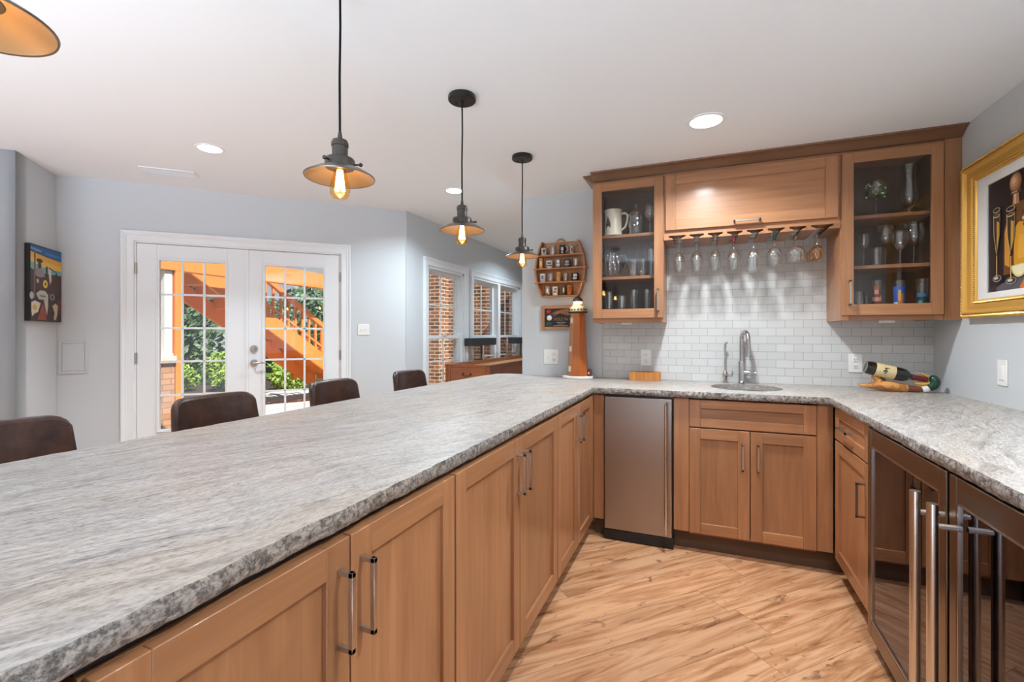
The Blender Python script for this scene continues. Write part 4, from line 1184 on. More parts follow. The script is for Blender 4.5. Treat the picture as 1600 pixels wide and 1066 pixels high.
# ---------------------------------------------------------------- golf plaque
def flat(mb, pts, y, xf=None):
    """thin coloured cut-out lying on a picture plane: local x,z at depth y"""
    mb.add([(p[0], y, p[1]) for p in pts], [tuple(range(len(pts)))])
def ellp(cx, cz, a, b, n=24, t0=0.0, t1=2 * PI, tilt=0.0):
    P = []
    for i in range(n):
        t = t0 + (t1 - t0) * i / (n if t1 - t0 > 6.2 else n - 1)
        x, z = a * math.cos(t), b * math.sin(t)
        P.append((cx + x * math.cos(tilt) - z * math.sin(tilt), cz + x * math.sin(tilt) + z * math.cos(tilt)))
    return P
def text(name, body, size, loc, rot, m, parent, ext=.0004, align='LEFT', sx=1.0):
    cu = bpy.data.curves.new(name, 'FONT'); cu.body = body; cu.size = size; cu.extrude = ext; cu.align_x = align
    o = bpy.data.objects.new(name, cu); COL.objects.link(o); o.rotation_euler = rot; o.scale = (sx, 1, 1)
    cu.materials.append(m)
    bpy.context.view_layer.update()
    me = bpy.data.meshes.new_from_object(o.evaluated_get(bpy.context.evaluated_depsgraph_get()))
    bpy.data.objects.remove(o); o = bpy.data.objects.new(name, me); COL.objects.link(o); o.rotation_euler = rot; o.scale = (sx, 1, 1)
    off = root_loc(parent); o.location = Vector(loc) - off; o.parent = parent
    return o
px0, px1, pz0, pz1 = -1.079, -.775, 1.268, 1.455
o = thing('golf_plaque', 'wood framed golf award plaque on the wall behind the lighthouse', 'plaque', (-.927, 0, pz0))
mb = MB()
fwid = .024
for (a, b, c, d, g) in ((px0, px0 + fwid, pz0, pz1, 2), (px1 - fwid, px1, pz0, pz1, 2), (px0 + fwid, px1 - fwid, pz0, pz0 + fwid, 0), (px0 + fwid, px1 - fwid, pz1 - fwid, pz1, 0)):
    mb.box((a, -.022, c), (b, 0, d), g)
obj('frame', mb, M['towerlt'], o, bevel=.003)
obj('panel', MB().box((px0 + .02, -.012, pz0 + .02), (px1 - .02, -.002, pz1 - .02)), M['black'], o)
mb = MB(); gm = []
def addflat(pts, col, y, rough=.45):
    gm.append(mat('print_colour', col, rough)); mb.mi = len(gm) - 1; flat(mb, pts, y)
addflat([(px0 + .06, 1.385), (px0 + .12, 1.415), (px0 + .20, 1.428), (px1 - .03, 1.425), (px1 - .03, 1.385), (px0 + .20, 1.378), (px0 + .15, 1.395), (px0 + .10, 1.392)], (.30, .12, .05), -.0126)
addflat([(px0 + .034, 1.41), (px0 + .05, 1.424), (px0 + .075, 1.418), (px0 + .068, 1.40), (px0 + .050, 1.396)], (.42, .01, .03), -.0128)
addflat(ellp(px0 + .058, 1.315, .030, .016), (.02, .05, .04), -.0126)
for k in range(3): addflat([(px0 + .075, 1.362 + k * .006), (px0 + .13, 1.395 + k * .005), (px0 + .17, 1.408 + k * .004), (px0 + .13, 1.390 + k * .005)], (.42, .20, .10), -.0130)
for (z, a, b) in ((1.322, .118, .185), (1.310, .128, .178), (1.298, .095, .205)):
    x = px0 + a
    while x < px0 + b:
        w = random.uniform(.004, .009); addflat([(x, z), (x + w, z), (x + w, z + .006), (x, z + .006)], (.45, .45, .42), -.0128); x += w + .0025
obj('artwork', mb, gm, o, recalc=False)
bl = obj('golf_ball', MB().ell((px0 + .062, -.014, 1.360), (.021, .012, .021), 22, 14), M['plate'], o)
M['copperletter'] = mat('copper_letter', (.42, .20, .10), .4)
text('lettering', 'HOLE IN ONE', .034, (px0 + .098, -.0125, 1.339), (PI / 2, 0, 0), M['copperletter'], o, sx=.84)

# ---------------------------------------------------------------- lighthouse lamp
LX, LY = -.772, -.105
o = thing('lighthouse_lamp', 'wooden model lighthouse lamp with a lit lantern standing on the counter', 'lamp', (LX, LY, .9145))
LF = Matrix.Translation((LX, LY, 0)) @ Matrix.Rotation(.08, 4, 'Z')
mb = MB(LF); mb.prism(ellp(0, 0, .112, .080, 40), .9145, .934); obj('base', mb, M['whitep'], o, bevel=.004)
mb = MB(LF); mb.prism(ellp(0, 0, .108, .077, 40), .9142, .920); obj('felt', mb, M['black'], o) if False else None
mb = MB(LF); n = 8
def octo(r, z): return [(r * math.cos(PI / 8 + 2 * PI * k / n), r * math.sin(PI / 8 + 2 * PI * k / n), z) for k in range(n)]
for k in range(n):
    a, b = octo(.079, .934), octo(.052, 1.392); k2 = (k + 1) % n
    mb.mi = 1 if k == 4 else 0
    rv = k * 10 + 3
    mb.add([a[k], a[k2], b[k2], b[k]], [(0, 1, 2, 3)], [[(.934, rv), (.934, rv + .06), (1.39, rv + .05), (1.39, rv + .01)]])
obj('tower', mb, [M['tower'], M['towerlt']], o, smooth=False)
mb = MB(LF); mb.lathe([(0, 1.390), (.068, 1.390), (.070, 1.394), (.070, 1.400), (0, 1.400)], (0, 0, 0), 8); obj('gallery', mb, M['black'], o, smooth=False)
mb = MB(LF); mb.lathe([(.062, 1.400), (.064, 1.432), (.060, 1.432), (.058, 1.400)], (0, 0, 0), 8)
obj('railing', mb, M['cream'], o, smooth=False)
mb = MB(LF)
for k in range(16): a = 2 * PI * (k + .5) / 16; mb.ell((.0605 * math.cos(a), .0605 * math.sin(a), 1.414), (.006, .006, .006), 8, 6)
obj('rail_openings', mb, M['emblem'], o)
mb = MB(LF); mb.lathe([(0, 1.400), (.046, 1.400), (.040, 1.435), (.031, 1.455), (.031, 1.475), (0, 1.475)], (0, 0, 0), 24); obj('lantern', mb, M['lantern'], o)
mb = MB(LF); mb.lathe([(.046, 1.4355), (.048, 1.438), (.038, 1.456), (.035, 1.456), (.041, 1.4355)], (0, 0, 0), 24)
obj('lantern_ring', mb, M['cream'], o)
mb = MB(LF); mb.lathe([(0, 1.474), (.036, 1.474), (.037, 1.480), (.033, 1.492), (.022, 1.505), (.006, 1.511), (.004, 1.520), (0, 1.522)], (0, 0, 0), 24); obj('roof', mb, M['emblem'], o)
mb = MB(LF)
for k, z in ((4, 1.335), (4, 1.13), (4, .985)):
    t = (z - .934) / .458; r = .079 + (.052 - .079) * t; a = PI / 8 + 2 * PI * (k + .5) / n; rr = r * math.cos(PI / 8)
    c = Vector((rr * math.cos(a), rr * math.sin(a), z)); tn = Vector((-math.sin(a), math.cos(a), 0)); nn = Vector((math.cos(a), math.sin(a), 0))
    q = []
    for d_ in (-.004, .003):
        for s1, s2 in ((-1, -1), (1, -1), (1, 1), (-1, 1)): q.append(c + tn * s1 * .013 + Vector((0, 0, s2 * .019)) + nn * d_)
    mb.add(q, [(0, 1, 2, 3), (4, 5, 6, 7), (0, 1, 5, 4), (1, 2, 6, 5), (2, 3, 7, 6), (3, 0, 4, 7)])
obj('tower_window', mb, M['cream'], o)
hp = Vector((.094, .010, 0)); 
mb = MB(Matrix.Translation((LX + .086, LY - .002, 0))); mb.prism([(-.016, .934), (.016, .934), (.016, .972), (0, .990), (-.016, .972)], -.018, .018, ax=1)
h = obj('keeper_house', mb, M['redp'], o)
obj('house_window', MB(Matrix.Translation((LX + .086, LY - .002, 0))).box((-.005, -.0195, .950), (.005, -.017, .962)), M['whitep'], h)
ld = bpy.data.lights.new('lighthouse_glow', 'POINT'); ld.energy = .35; ld.color = (1, .75, .42); ld.shadow_soft_size = .03
lo = bpy.data.objects.new('lighthouse_glow', ld); COL.objects.link(lo); lo.parent = o; lo.location = (0, -.09, 1.46 - .9145)

# bamboo box
o = thing('bamboo_box', 'small striped bamboo box below the tile outlet', 'box', (-.31, -.085, .9145))
BX = Matrix.Translation((-.300, -.088, 0)) @ Matrix.Rotation(.20, 4, 'Z')
mb = MB(BX)
hexa = [(-.105, -.02), (0, -.045), (.105, -.02), (.105, .03), (0, .050), (-.105, .03)]
for i in range(6):
    a, b = Vector(hexa[i]), Vector(hexa[(i + 1) % 6]); nseg = 8 if i in (0, 1, 3, 4) else 3
    for k in range(nseg):
        p, q = a.lerp(b, k / nseg), a.lerp(b, (k + 1) / nseg); c_ = Vector((0, 0))
        pi_, qi_ = p * .92, q * .92
        mb.prism([tuple(p), tuple(q), tuple(qi_), tuple(pi_)], .9145, .974)
obj('box_side', mb, M['amberw'], o, smooth=False)
obj('box_bottom', MB(BX).prism([(x * .93, y * .93) for x, y in hexa], .9146, .922), M['amberw'], o)
# cord from the outlet
o = tag(obj('power_cord', MB().tube([(-.322, -.020, 1.035), (-.33, -.028, 1.01), (-.335, -.018, .985), (-.340, -.030, .962), (-.335, -.055, .945)], .0018, 8), M['plate']), 'thin pale cord hanging from the outlet into the bamboo box', 'cord')

# ---------------------------------------------------------------- tilted wine bottle on a duck holder
bo = Vector((.935, -.205, 1.049)); bt = Vector((1.212, -.205, .985)); ax = (bt - bo).normalized()
L_ = (bt - bo).length
M['btl'] = mat('dark_bottle_glass', (.010, .008, .007), .06, coat=.6); M['label'] = mat('cream_label', (.72, .58, .30), .6); M['caps'] = mat('burgundy_capsule', (.14, .012, .018), .3)
o = thing('wine_bottle', 'dark wine bottle with a cream label lying tilted in the duck holder', 'bottle', bo)
def on_ax(prof, m, nm, par, n=32): return obj(nm, MB().lathe(prof, bo, n, axis=ax), m, par)
on_ax([(0, .004), (.030, .0), (.0365, .006), (.0375, .02), (.0375, .165), (.035, .182), (.026, .198), (.0165, .208), (.0145, .22), (.0145, L_ - .001), (0, L_)], M['btl'], 'body', o)
on_ax([(.0380, .042), (.0381, .043), (.0381, .134), (.0380, .135)], M['label'], 'label', o)
on_ax([(.0150, .212), (.0153, .214), (.0153, L_ + .001), (0, L_ + .0015)], M['caps'], 'capsule', o)
# label marks: small dark strokes across the visible side
mb = MB()
side = Vector((0, -1, 0)); side = (side - ax * side.dot(ax)).normalized(); upv = ax.cross(side) * -1
def onlab(t, ang, r=.0384): return bo + ax * t + (side * math.cos(ang) + upv * math.sin(ang)) * r
for (t, a, dt, da) in ((.085, .42, .006, .10), (.094, .50, .008, .06), (.086, .18, .005, .08), (.080, .0, .006, .12), (.092, .02, .004, .07), (.088, -.18, .003, .10), (.084, -.30, .005, .05), (.062, .1, .0012, .3), (.108, .1, .0012, .3)):
    mb.add([onlab(t - dt, a - da), onlab(t + dt, a - da), onlab(t + dt, a + da), onlab(t - dt, a + da)], [(0, 1, 2, 3)])
obj('label_mark', mb, M['emblem'], bpy.data.objects[[c.name for c in o.children if c.name.startswith('label')][0]], recalc=False)
o = thing('duck_bottle_holder', 'carved wooden mallard duck bottle holder on the counter', 'bottle holder', (1.06, -.205, .9145))
M['duck'] = mat('duck_wood', (.58, .26, .07), .35); tt = NT(M['duck'])
tt.l(tt.ramp(tt.noise(tt.pos(), 22, 4, .6, .6), [(.38, (.40, .13, .03)), (.62, (.68, .34, .10))]), tt.b.inputs['Base Color'])
M['duckbr'] = mat('duck_breast', (.20, .055, .03), .35); M['duckgr'] = mat('duck_head_green', (.012, .055, .03), .25); M['bill'] = mat('duck_bill', (.62, .36, .06), .35)
y0 = -.205; zb = .9147
def body_tube(path, rr, fl=.78, n=20):
    mb = MB(); mb.tube(path, rr, n); return mb
obj('body', MB().tube([(.893, y0, .953), (.905, y0, .949), (.935, y0, .943), (.965, y0, .943), (1.0, y0, .947), (1.04, y0, .945), (1.08, y0, .941), (1.115, y0, .937), (1.14, y0, .934)], [.003, .0065, .013, .019, .027, .0295, .0265, .0215, .018], 20), M['duck'], o, subsurf=2, ang=180)
obj('breast', MB().tube([(1.112, y0, .9372), (1.14, y0, .934), (1.17, y0, .931), (1.20, y0, .930)], [.0222, .0186, .0160, .014], 18), M['duckbr'], o, subsurf=2, ang=180)
obj('neck_ring', MB().tube([(1.192, y0, .930), (1.206, y0, .934), (1.220, y0, .942)], [.0165, .0185, .0165], 18), M['whitep'], o)
obj('head', MB().tube([(1.213, y0, .936), (1.232, y0, .948), (1.247, y0, .966), (1.247, y0, .986), (1.236, y0, 1.000), (1.226, y0, 1.004)], [.017, .024, .028, .027, .020, .008], 20), M['duckgr'], o, subsurf=2, ang=180)
b = obj('bill', MB().tube([(1.234, y0 - .0, .976), (1.214, y0, .963), (1.19, y0, .961), (1.165, y0, .963), (1.150, y0, .966)], [.013, .0125, .0105, .008, .003], 14), M['bill'], o, subsurf=2, ang=180)
obj('upper_bill', MB().tube([(1.232, y0 + .014, .996), (1.214, y0 + .016, 1.009), (1.190, y0 + .014, 1.018), (1.170, y0 + .012, 1.021)], [.010, .008, .006, .002], 12), M['bill'], o, subsurf=2, ang=180)
obj('post', MB().tube([(1.005, y0, .962), (.995, y0, .975), (.980, y0, .992), (.965, y0, 1.004)], [.020, .016, .014, .016], 14), M['duck'], o, subsurf=2, ang=180)
obj('post', MB().tube([(1.03, y0 + .012, .958), (1.022, y0 + .012, .978), (1.012, y0 + .012, .994)], [.012, .010, .010], 12), M['toe'], o)
obj('curl', MB().tube([(1.182, y0, .944), (1.176, y0, .953), (1.184, y0, .962), (1.192, y0, .957), (1.190, y0, .948)], .0055, 10), M['bill'], o, subsurf=2, ang=180)
mb = MB(); mb.ell((1.246, y0 - .026, .985), (.004, .003, .004), 10, 8); obj('eye', mb, M['black'], o)

# ---------------------------------------------------------------- gold framed picture on the right wall
PF = fr((XR, 0, 0), (0, -1, 0), (1, 0, 0))     # local x = -y, y into wall
u0, u1, z0, z1 = .410, 1.250, 1.316, 2.066
o = thing('framed_picture', 'large picture of a decanter and flutes in an ornate gold frame', 'picture', PF @ Vector(((u0 + u1) / 2, 0, z0)))
def frame_ring(mb, a, b, ya, yb):
    A = [(u0 + a, ya, z0 + a), (u1 - a, ya, z0 + a), (u1 - a, ya, z1 - a), (u0 + a, ya, z1 - a)]
    B = [(u0 + b, yb, z0 + b), (u1 - b, yb, z0 + b), (u1 - b, yb, z1 - b), (u0 + b, yb, z1 - b)]
    mb.add(A + B, [(i, (i + 1) % 4, 4 + (i + 1) % 4, 4 + i) for i in range(4)])
mb = MB(PF)
prof = [(0, -.001), (0, -.037), (.018, -.038), (.020, -.046), (.024, -.048), (.028, -.046), (.031, -.040), (.040, -.033), (.052, -.030), (.060, -.029), (.066, -.026), (.068, -.021), (.080, -.020), (.083, -.016), (.087, -.012)]
for (a, ya), (b, yb) in zip(prof, prof[1:]): frame_ring(mb, a, b, ya, yb)
obj('frame', mb, M['gold'], o, recalc=True, ang=25)
def rope(mb, a, y, r, step):
    pts = [(u0 + a, z0 + a), (u1 - a, z0 + a), (u1 - a, z1 - a), (u0 + a, z1 - a)]
    for (p, q) in zip(pts, pts[1:] + pts[:1]):
        p, q = Vector(p), Vector(q); L = (q - p).length; k = int(L / step); d_ = (q - p) / L; nrm = Vector((-d_.y, d_.x))
        for i in range(k):
            c_ = p + d_ * (L * (i + .5) / k)
            e1 = c_ - nrm * r - d_ * step * .4; e2 = c_ + nrm * r + d_ * step * .4
            mb.tube([(e1.x, y + .003, e1.y), (c_.x, y - r * .35, c_.y), (e2.x, y + .003, e2.y)], [step * .20, step * .34, step * .20], 6, caps=False)
mb = MB(PF); rope(mb, .009, -.0395, .0085, .0115); obj('rope_edge', mb, M['gold'], o, recalc=False)
mb = MB(PF); rope(mb, .074, -.0215, .0055, .0095); obj('bead_edge', mb, M['gold'], o, recalc=False)
mb = MB(PF); frame_ring(mb, .001, .0175, -.0378, -.0388); frame_ring(mb, .0683, .0797, -.0216, -.0206); obj('dark_groove', mb, M['golddk'], o)
mb = MB(PF)
w0, w1, v0, v1 = .573, u1 - .163, 1.431, 1.935
for (a, b, c, d) in ((u0 + .08, w0, z0 + .08, z1 - .08), (w1, u1 - .08, z0 + .08, z1 - .08), (w0, w1, z0 + .08, v0), (w0, w1, v1, z1 - .08)):
    mb.box((a, -.011, c), (b, -.004, d))
obj('mat_board', mb, M['matw'], o)
mb = MB(PF); gm = []
def art(pts, col, layer, rough=.35):
    gm.append(mat('art_colour', col, rough)); mb.mi = len(gm) - 1; flat(mb, pts, -.005 - layer * .00025)
art([(w0 - .005, v0 - .005), (w1 + .005, v0 - .005), (w1 + .005, v1 + .005), (w0 - .005, v1 + .005)], (.020, .013, .014), 0)
art([(w0, v0), (w1, v0), (w1, 1.50), (.80, 1.485), (w0 + .10, 1.462)], (.11, .105, .12), 1)
art([(w0, v0), (.640, v0), (.63, 1.465), (w0, 1.455)], (.035, .025, .028), 2)
# decanter
art([(.690, 1.500), (1.03, 1.500), (1.04, 1.62), (.99, 1.72), (.88, 1.775), (.835, 1.800), (.745, 1.800), (.725, 1.760), (.695, 1.70)], (.16, .065, .022), 2)
art([(.700, 1.545), (.735, 1.53), (.740, 1.69), (.722, 1.735), (.700, 1.69)], (.62, .27, .045), 3)
art([(.765, 1.52), (.905, 1.52), (.925, 1.62), (.90, 1.70), (.80, 1.715), (.765, 1.69)], (.66, .30, .03), 3)
art([(.79, 1.56), (.88, 1.56), (.885, 1.65), (.80, 1.66)], (.74, .38, .05), 4)
for k in range(7): art([(.815 + .006 * k, 1.755 - k * .026), (.97, 1.80 - k * .03), (.97, 1.789 - k * .03), (.82 + .006 * k, 1.742 - k * .026)], ((.66, .55, .42) if k % 2 else (.10, .04, .02)), 5)
art([(.757, 1.795), (.803, 1.795), (.798, 1.842), (.762, 1.842)], (.42, .20, .09), 4); art([(.768, 1.797), (.784, 1.797), (.782, 1.840), (.768, 1.840)], (.66, .42, .24), 5)
art([(.742, 1.840), (.818, 1.840), (.812, 1.858), (.748, 1.858)], (.10, .055, .04), 5); art([(.752, 1.846), (.79, 1.846), (.79, 1.850), (.752, 1.850)], (.55, .45, .38), 6)
for a_, b_, c_, q_ in ((.042, .040, (.26, .105, .045), 0), (.036, .034, (.40, .18, .085), .003), (.026, .025, (.55, .29, .15), .006), (.014, .014, (.72, .48, .32), .008)): art(ellp(.779 - q_, 1.889 + q_, a_, b_), c_, 6 + int(q_ * 1000))
def flute_art(cx, zb, zt, w):
    art(ellp(cx, zb, w * 1.25, .016), (.30, .27, .26), 14); art(ellp(cx, zb + .001, w * 1.05, .0125), (.06, .05, .05), 15); art(ellp(cx - .006, zb + .002, w * .6, .006), (.62, .60, .58), 16)
    zs = zb + (zt - zb) * .38
    art([(cx - .0035, zb), (cx + .0035, zb), (cx + .003, zs), (cx - .003, zs)], (.62, .42, .16), 17)
    art([(cx - .003, zs - .012), (cx + .003, zs - .012), (cx + w * .85, zs + .08), (cx + w, zt), (cx - w, zt), (cx - w * .85, zs + .08)], (.045, .028, .020), 17)
    art([(cx, zs + .004), (cx + w * .55, zs + .06), (cx + w * .72, zt - .06), (cx + w * .05, zt - .05)], (.60, .31, .045), 18)
    art([(cx - w * .95, zt - .02), (cx - w * .82, zt - .02), (cx - w * .70, zs + .08), (cx - w * .05, zs - .004), (cx - w * .16, zs - .004), (cx - w * .84, zs + .08)], (.62, .48, .28), 18)
    art([(cx + w * .92, zt - .02), (cx + w * .98, zt - .02), (cx + w * .86, zs + .08), (cx + w * .08, zs - .004), (cx + w * .76, zs + .08)], (.55, .45, .32), 18)
    art(ellp(cx, zt, w, .011), (.60, .50, .36), 19); art(ellp(cx, zt + .0005, w * .88, .0085), (.025, .018, .018), 20); art(ellp(cx, zt - .026, w * .86, .008), (.66, .50, .26), 19); art(ellp(cx, zt - .0245, w * .78, .005), (.10, .05, .02), 20)
flute_art(.648, 1.490, 1.800, .027); flute_art(.751, 1.470, 1.782, .031)
art(ellp(.812, 1.530, .056, .050, 20, PI * .98, PI * 2.05), (.66, .56, .20), 21); art(ellp(.812, 1.529, .047, .041, 20, PI * 1.0, PI * 2.03), (.82, .76, .50), 22)
art([(.815, 1.440), (.86, 1.484), (.96, 1.52), (1.03, 1.50), (1.03, 1.433), (.82, 1.433)], (.66, .19, .03), 23)
obj('print', mb, gm, o, recalc=False, smooth=False)

# ---------------------------------------------------------------- small canvas by the corner
o = thing('canvas_painting', 'colourful abstract canvas with black edges on the wall by the corner', 'painting', PW @ Vector((.335, 0, 1.335)))
c0, c1, q0, q1 = .110, .567, 1.336, 1.922
obj('canvas', MB(PW).box((c0, -.036, q0), (c1, -.002, q1)), M['black'], o, bevel=.002)
mb = MB(PW); gm = []
def P2(s, t_): return (c0 + (c1 - c0) * s, q0 + (q1 - q0) * t_)
def art2(pts, col, layer):
    gm.append(mat('paint_colour', col, .5)); mb.mi = len(gm) - 1; flat(mb, [P2(*p) for p in pts], -.0362 - layer * .0002)
def e2(cx, cy, a, b, n=22, t=0.0): return ellp(cx, cy, a, b, n, tilt=t)
art2([(0, 0), (1, 0), (1, 1), (0, 1)], (.035, .022, .018), 0)
art2([(0, .98), (1, .99), (1, .86), (.5, .88), (0, .92)], (.02, .10, .30), 1)
art2([(0, .955), (.35, .94), (.3, .915), (0, .93)], (.10, .35, .62), 2)
art2([(.45, .93), (1, .925), (1, .905), (.5, .905)], (.03, .22, .48), 2)
art2([(0, .90), (.5, .87), (1, .855), (1, .72), (.5, .71), (0, .77)], (.75, .38, .04), 1)
art2([(0, .83), (.5, .80), (1, .78), (1, .72), (.5, .71), (0, .77)], (.80, .50, .08), 2)
art2([(0, .77), (.5, .71), (1, .72), (1, .63), (.4, .62), (0, .68)], (.18, .42, .42), 1)
art2([(0, .66), (.4, .64), (1, .66), (1, .40), (.6, .36), (.2, .44), (0, .40)], (.075, .030, .022), 2)
art2([(.12, .68), (.26, .72), (.40, .66), (.44, .60), (.26, .58), (.14, .60)], (.30, .24, .26), 3)
art2(e2(.27, .80, .10, .028), (.03, .02, .02), 4); art2(e2(.27, .74, .055, .045), (.05, .02, .02), 4)
art2([(.10, .92), (.15, .92), (.13, .30), (.09, .30)], (.16, .12, .13), 4)
art2([(.46, .74), (.53, .75), (.52, .62), (.47, .60)], (.04, .03, .03), 4)
art2([(.54, .74), (.64, .73), (.65, .56), (.60, .51), (.57, .60)], (.62, .58, .52), 5)
art2([(.56, .745), (.80, .70), (.80, .69), (.56, .725)], (.05, .03, .02), 6)
art2(e2(.45, .505, .075, .055), (.75, .60, .06), 5); art2(e2(.45, .505, .028, .024), (.12, .08, .02), 6)
art2(e2(.21, .53, .04, .03), (.50, .40, .33), 5)
art2([(.16, .36), (.28, .41), (.44, .41), (.54, .36), (.54, .20), (.50, .08), (.44, .20), (.40, .29), (.24, .29)], (.56, .50, .38), 5)
art2([(.20, .36), (.46, .37), (.46, .30), (.24, .30)], (.40, .44, .44), 6); art2([(.28, .345), (.46, .345), (.46, .33), (.28, .33)], (.06, .12, .14), 7)
art2([(.20, .02), (.36, .24), (.42, .20), (.50, .02)], (.30, .06, .04), 4)
art2([(.02, .24), (.12, .27), (.30, .24), (.22, .12), (.12, .10), (.04, .06), (.02, .14)], (.68, .64, .54), 5); art2(e2(.12, .18, .065, .035), (.68, .42, .06), 6)
art2(e2(.03, .33, .06, .05), (.45, .44, .45), 5)
art2(e2(.68, .34, .09, .045), (.22, .22, .23), 5); art2(e2(.68, .34, .05, .025), (.06, .05, .05), 6)
art2([(.68, .22), (.80, .26), (.88, .22), (.86, .12), (.80, .02), (.72, .04), (.76, .12)], (.50, .38, .26), 5)
art2([(.86, .32), (.97, .34), (.98, .10), (.90, .12)], (.14, .03, .03), 4)
art2([(.78, .66), (.84, .70), (.86, .60), (.80, .52)], (.03, .04, .03), 4)
obj('paint', mb, gm, o, recalc=False, smooth=False)

# ---------------------------------------------------------------- shuffleboard table by the window
M['cherry'] = wood('cherry_table', (.34, .105, .035), (.22, .06, .02)); M['playbed'] = wood('maple_bed', (.68, .42, .20), (.56, .31, .13))
o = thing('shuffleboard_table', 'long cherry wood shuffleboard table under the double window', 'game table', (-2.52, 3.0, 0))
tx0, tx1, ty0, ty1, tz = -2.815, -2.225, 1.50, 4.90, .87
mb = MB()
for (a, b, c, d, g) in ((tx0, tx0 + .035, ty0, ty1, 1), (tx1 - .035, tx1, ty0, ty1, 1), (tx0 + .035, tx1 - .035, ty0, ty0 + .035, 0), (tx0 + .035, tx1 - .035, ty1 - .035, ty1, 0)):
    mb.box((a, c, .60), (b, d, tz - .012), g)
    lip = .012
    mb.box((a - (.01 if a == tx0 else 0), c - (.01 if c == ty0 else 0), tz - .012), (b + (.01 if b == tx1 else 0), d, tz), g)
obj('rail', mb, M['cherry'], o, bevel=.003)
obj('play_bed', MB().box((tx0 + .035, ty0 + .035, .80), (tx1 - .035, ty1 - .035, .822), 1), M['playbed'], o)
obj('underside', MB().box((tx0 + .035, ty0 + .035, .60), (tx1 - .035, ty1 - .035, .62)), M['cherry'], o)
TF = fr((0, ty0, 0), (1, 0, 0), (0, 1, 0))
mb = MB(TF)
mb.box((tx0 + .07, -.006, .655), (tx1 - .07, .0, .835), 0); d = obj('drawer', mb, M['cherry'], o, bevel=.003)
mb = MB(TF)
for (a, b, c, e) in ((tx0 + .05, tx0 + .066, .635, .855), (tx1 - .066, tx1 - .05, .635, .855), (tx0 + .066, tx1 - .066, .635, .651), (tx0 + .066, tx1 - .066, .839, .855)): mb.box((a, -.010, c), (b, 0, e))
obj('drawer_moulding', mb, M['cherry'], o, bevel=.002)
mb = MB(TF); mb.tube([(-2.57, -.006, .760), (-2.565, -.03, .742), (-2.52, -.036, .735), (-2.475, -.03, .742), (-2.47, -.006, .760)], .005, 8); mb.cyl((-2.57, -.012, .76), (-2.57, 0, .76), .014, n=12); mb.cyl((-2.47, -.012, .76), (-2.47, 0, .76), .014, n=12)
obj('drawer_pull', mb, M['dmetal'], d)
for (x, y) in ((tx0 + .06, ty0 + .08), (tx1 - .06, ty0 + .08), (tx0 + .06, ty1 - .08), (tx1 - .06, ty1 - .08)):
    obj('leg', MB().box((x - .045, y - .045, 0), (x + .045, y + .045, .60)), M['cherry'], o, bevel=.006)
mb = MB()
for y in (1.9, 2.9, 3.9): mb.box((tx1, y, .66), (tx1 + .008, y + .8, .82), 1)
obj('side_panel', mb, M['cherry'], o, bevel=.004)
M['boardbox'] = mat('dark_board_box', (.05, .055, .06), .4, .4)
for y0_, y1_, lab in ((2.07, 2.86, 'dark scoreboard on a thin post at the near half of the shuffleboard table'), (3.62, 4.40, 'dark scoreboard on a thin post at the far half of the shuffleboard table')):  # scoreboards of the shuffleboard table, dark boxes that give no light
    o = thing('table_scoreboard', lab, 'lamp', (-2.80, (y0_ + y1_) / 2, tz), group='scoreboards on the shuffleboard table')
    obj('board_box', MB().box((-2.862, y0_, 1.075), (-2.742, y1_, 1.178)), M['boardbox'], o, bevel=.003)
    obj('post', MB().cyl((-2.80, (y0_ + y1_) / 2, tz), (-2.80, (y0_ + y1_) / 2, 1.08), .012, n=12), M['boardbox'], o)
    obj('foot', MB().box((-2.815, (y0_ + y1_) / 2 - .04, tz), (-2.785, (y0_ + y1_) / 2 + .04, tz + .008)), M['boardbox'], o)
M['puck'] = mat('puck_steel', (.6, .55, .5), .25, 1.0); M['puckr'] = mat('puck_red', (.45, .05, .03), .4)
for k, (x, y) in enumerate(((-2.30, 2.15), (-2.33, 2.30))):
    o = thing('shuffleboard_puck', 'metal puck %s on the shuffleboard bed' % ('nearer the drawer end' if k == 0 else 'second from the drawer end'), 'puck', (x, y, .8222), group='pucks on the shuffleboard table')
    obj('weight', MB().lathe([(0, 0), (.029, 0), (.029, .02), (.02, .024), (0, .024)], (0, 0, 0), 20), M['puck'], o, world=False)
    obj('cap', MB().lathe([(.02, .0245), (.016, .034), (0, .036)], (0, 0, 0), 16), M['puckr'], o, world=False)
# ---------------------------------------------------------------- outside
struct('ground', MB().prism([(-40, -30), (-3.05, -30), (-3.05, 40), (-40, 40)], -.30, -.16), M['lawn'], smooth=False)
struct('patio', MB().prism([(-9.05, -6), (-4.0, -6), (-3.04, 1.0), (-3.04, 5.2), (-8.8, 5.4), (-9.05, 4.6)], -.2, -.10), M['concrete'], smooth=False)
mb = MB()
mb.box((-7.62, 1.0, -.1005), (-7.60, 5.2, -.0985)); mb.box((-6.92, 1.0, -.1005), (-6.90, 5.2, -.0985))
o = obj('patio_joint', mb, M['mulch'], None, smooth=False); tag(o, kind='structure')
struct('mulch_bed', MB().prism([(-12.2, 2), (-9.0, 2), (-8.7, 7), (-12.5, 7.5)], -.17, -.115), M['mulch'], smooth=False)
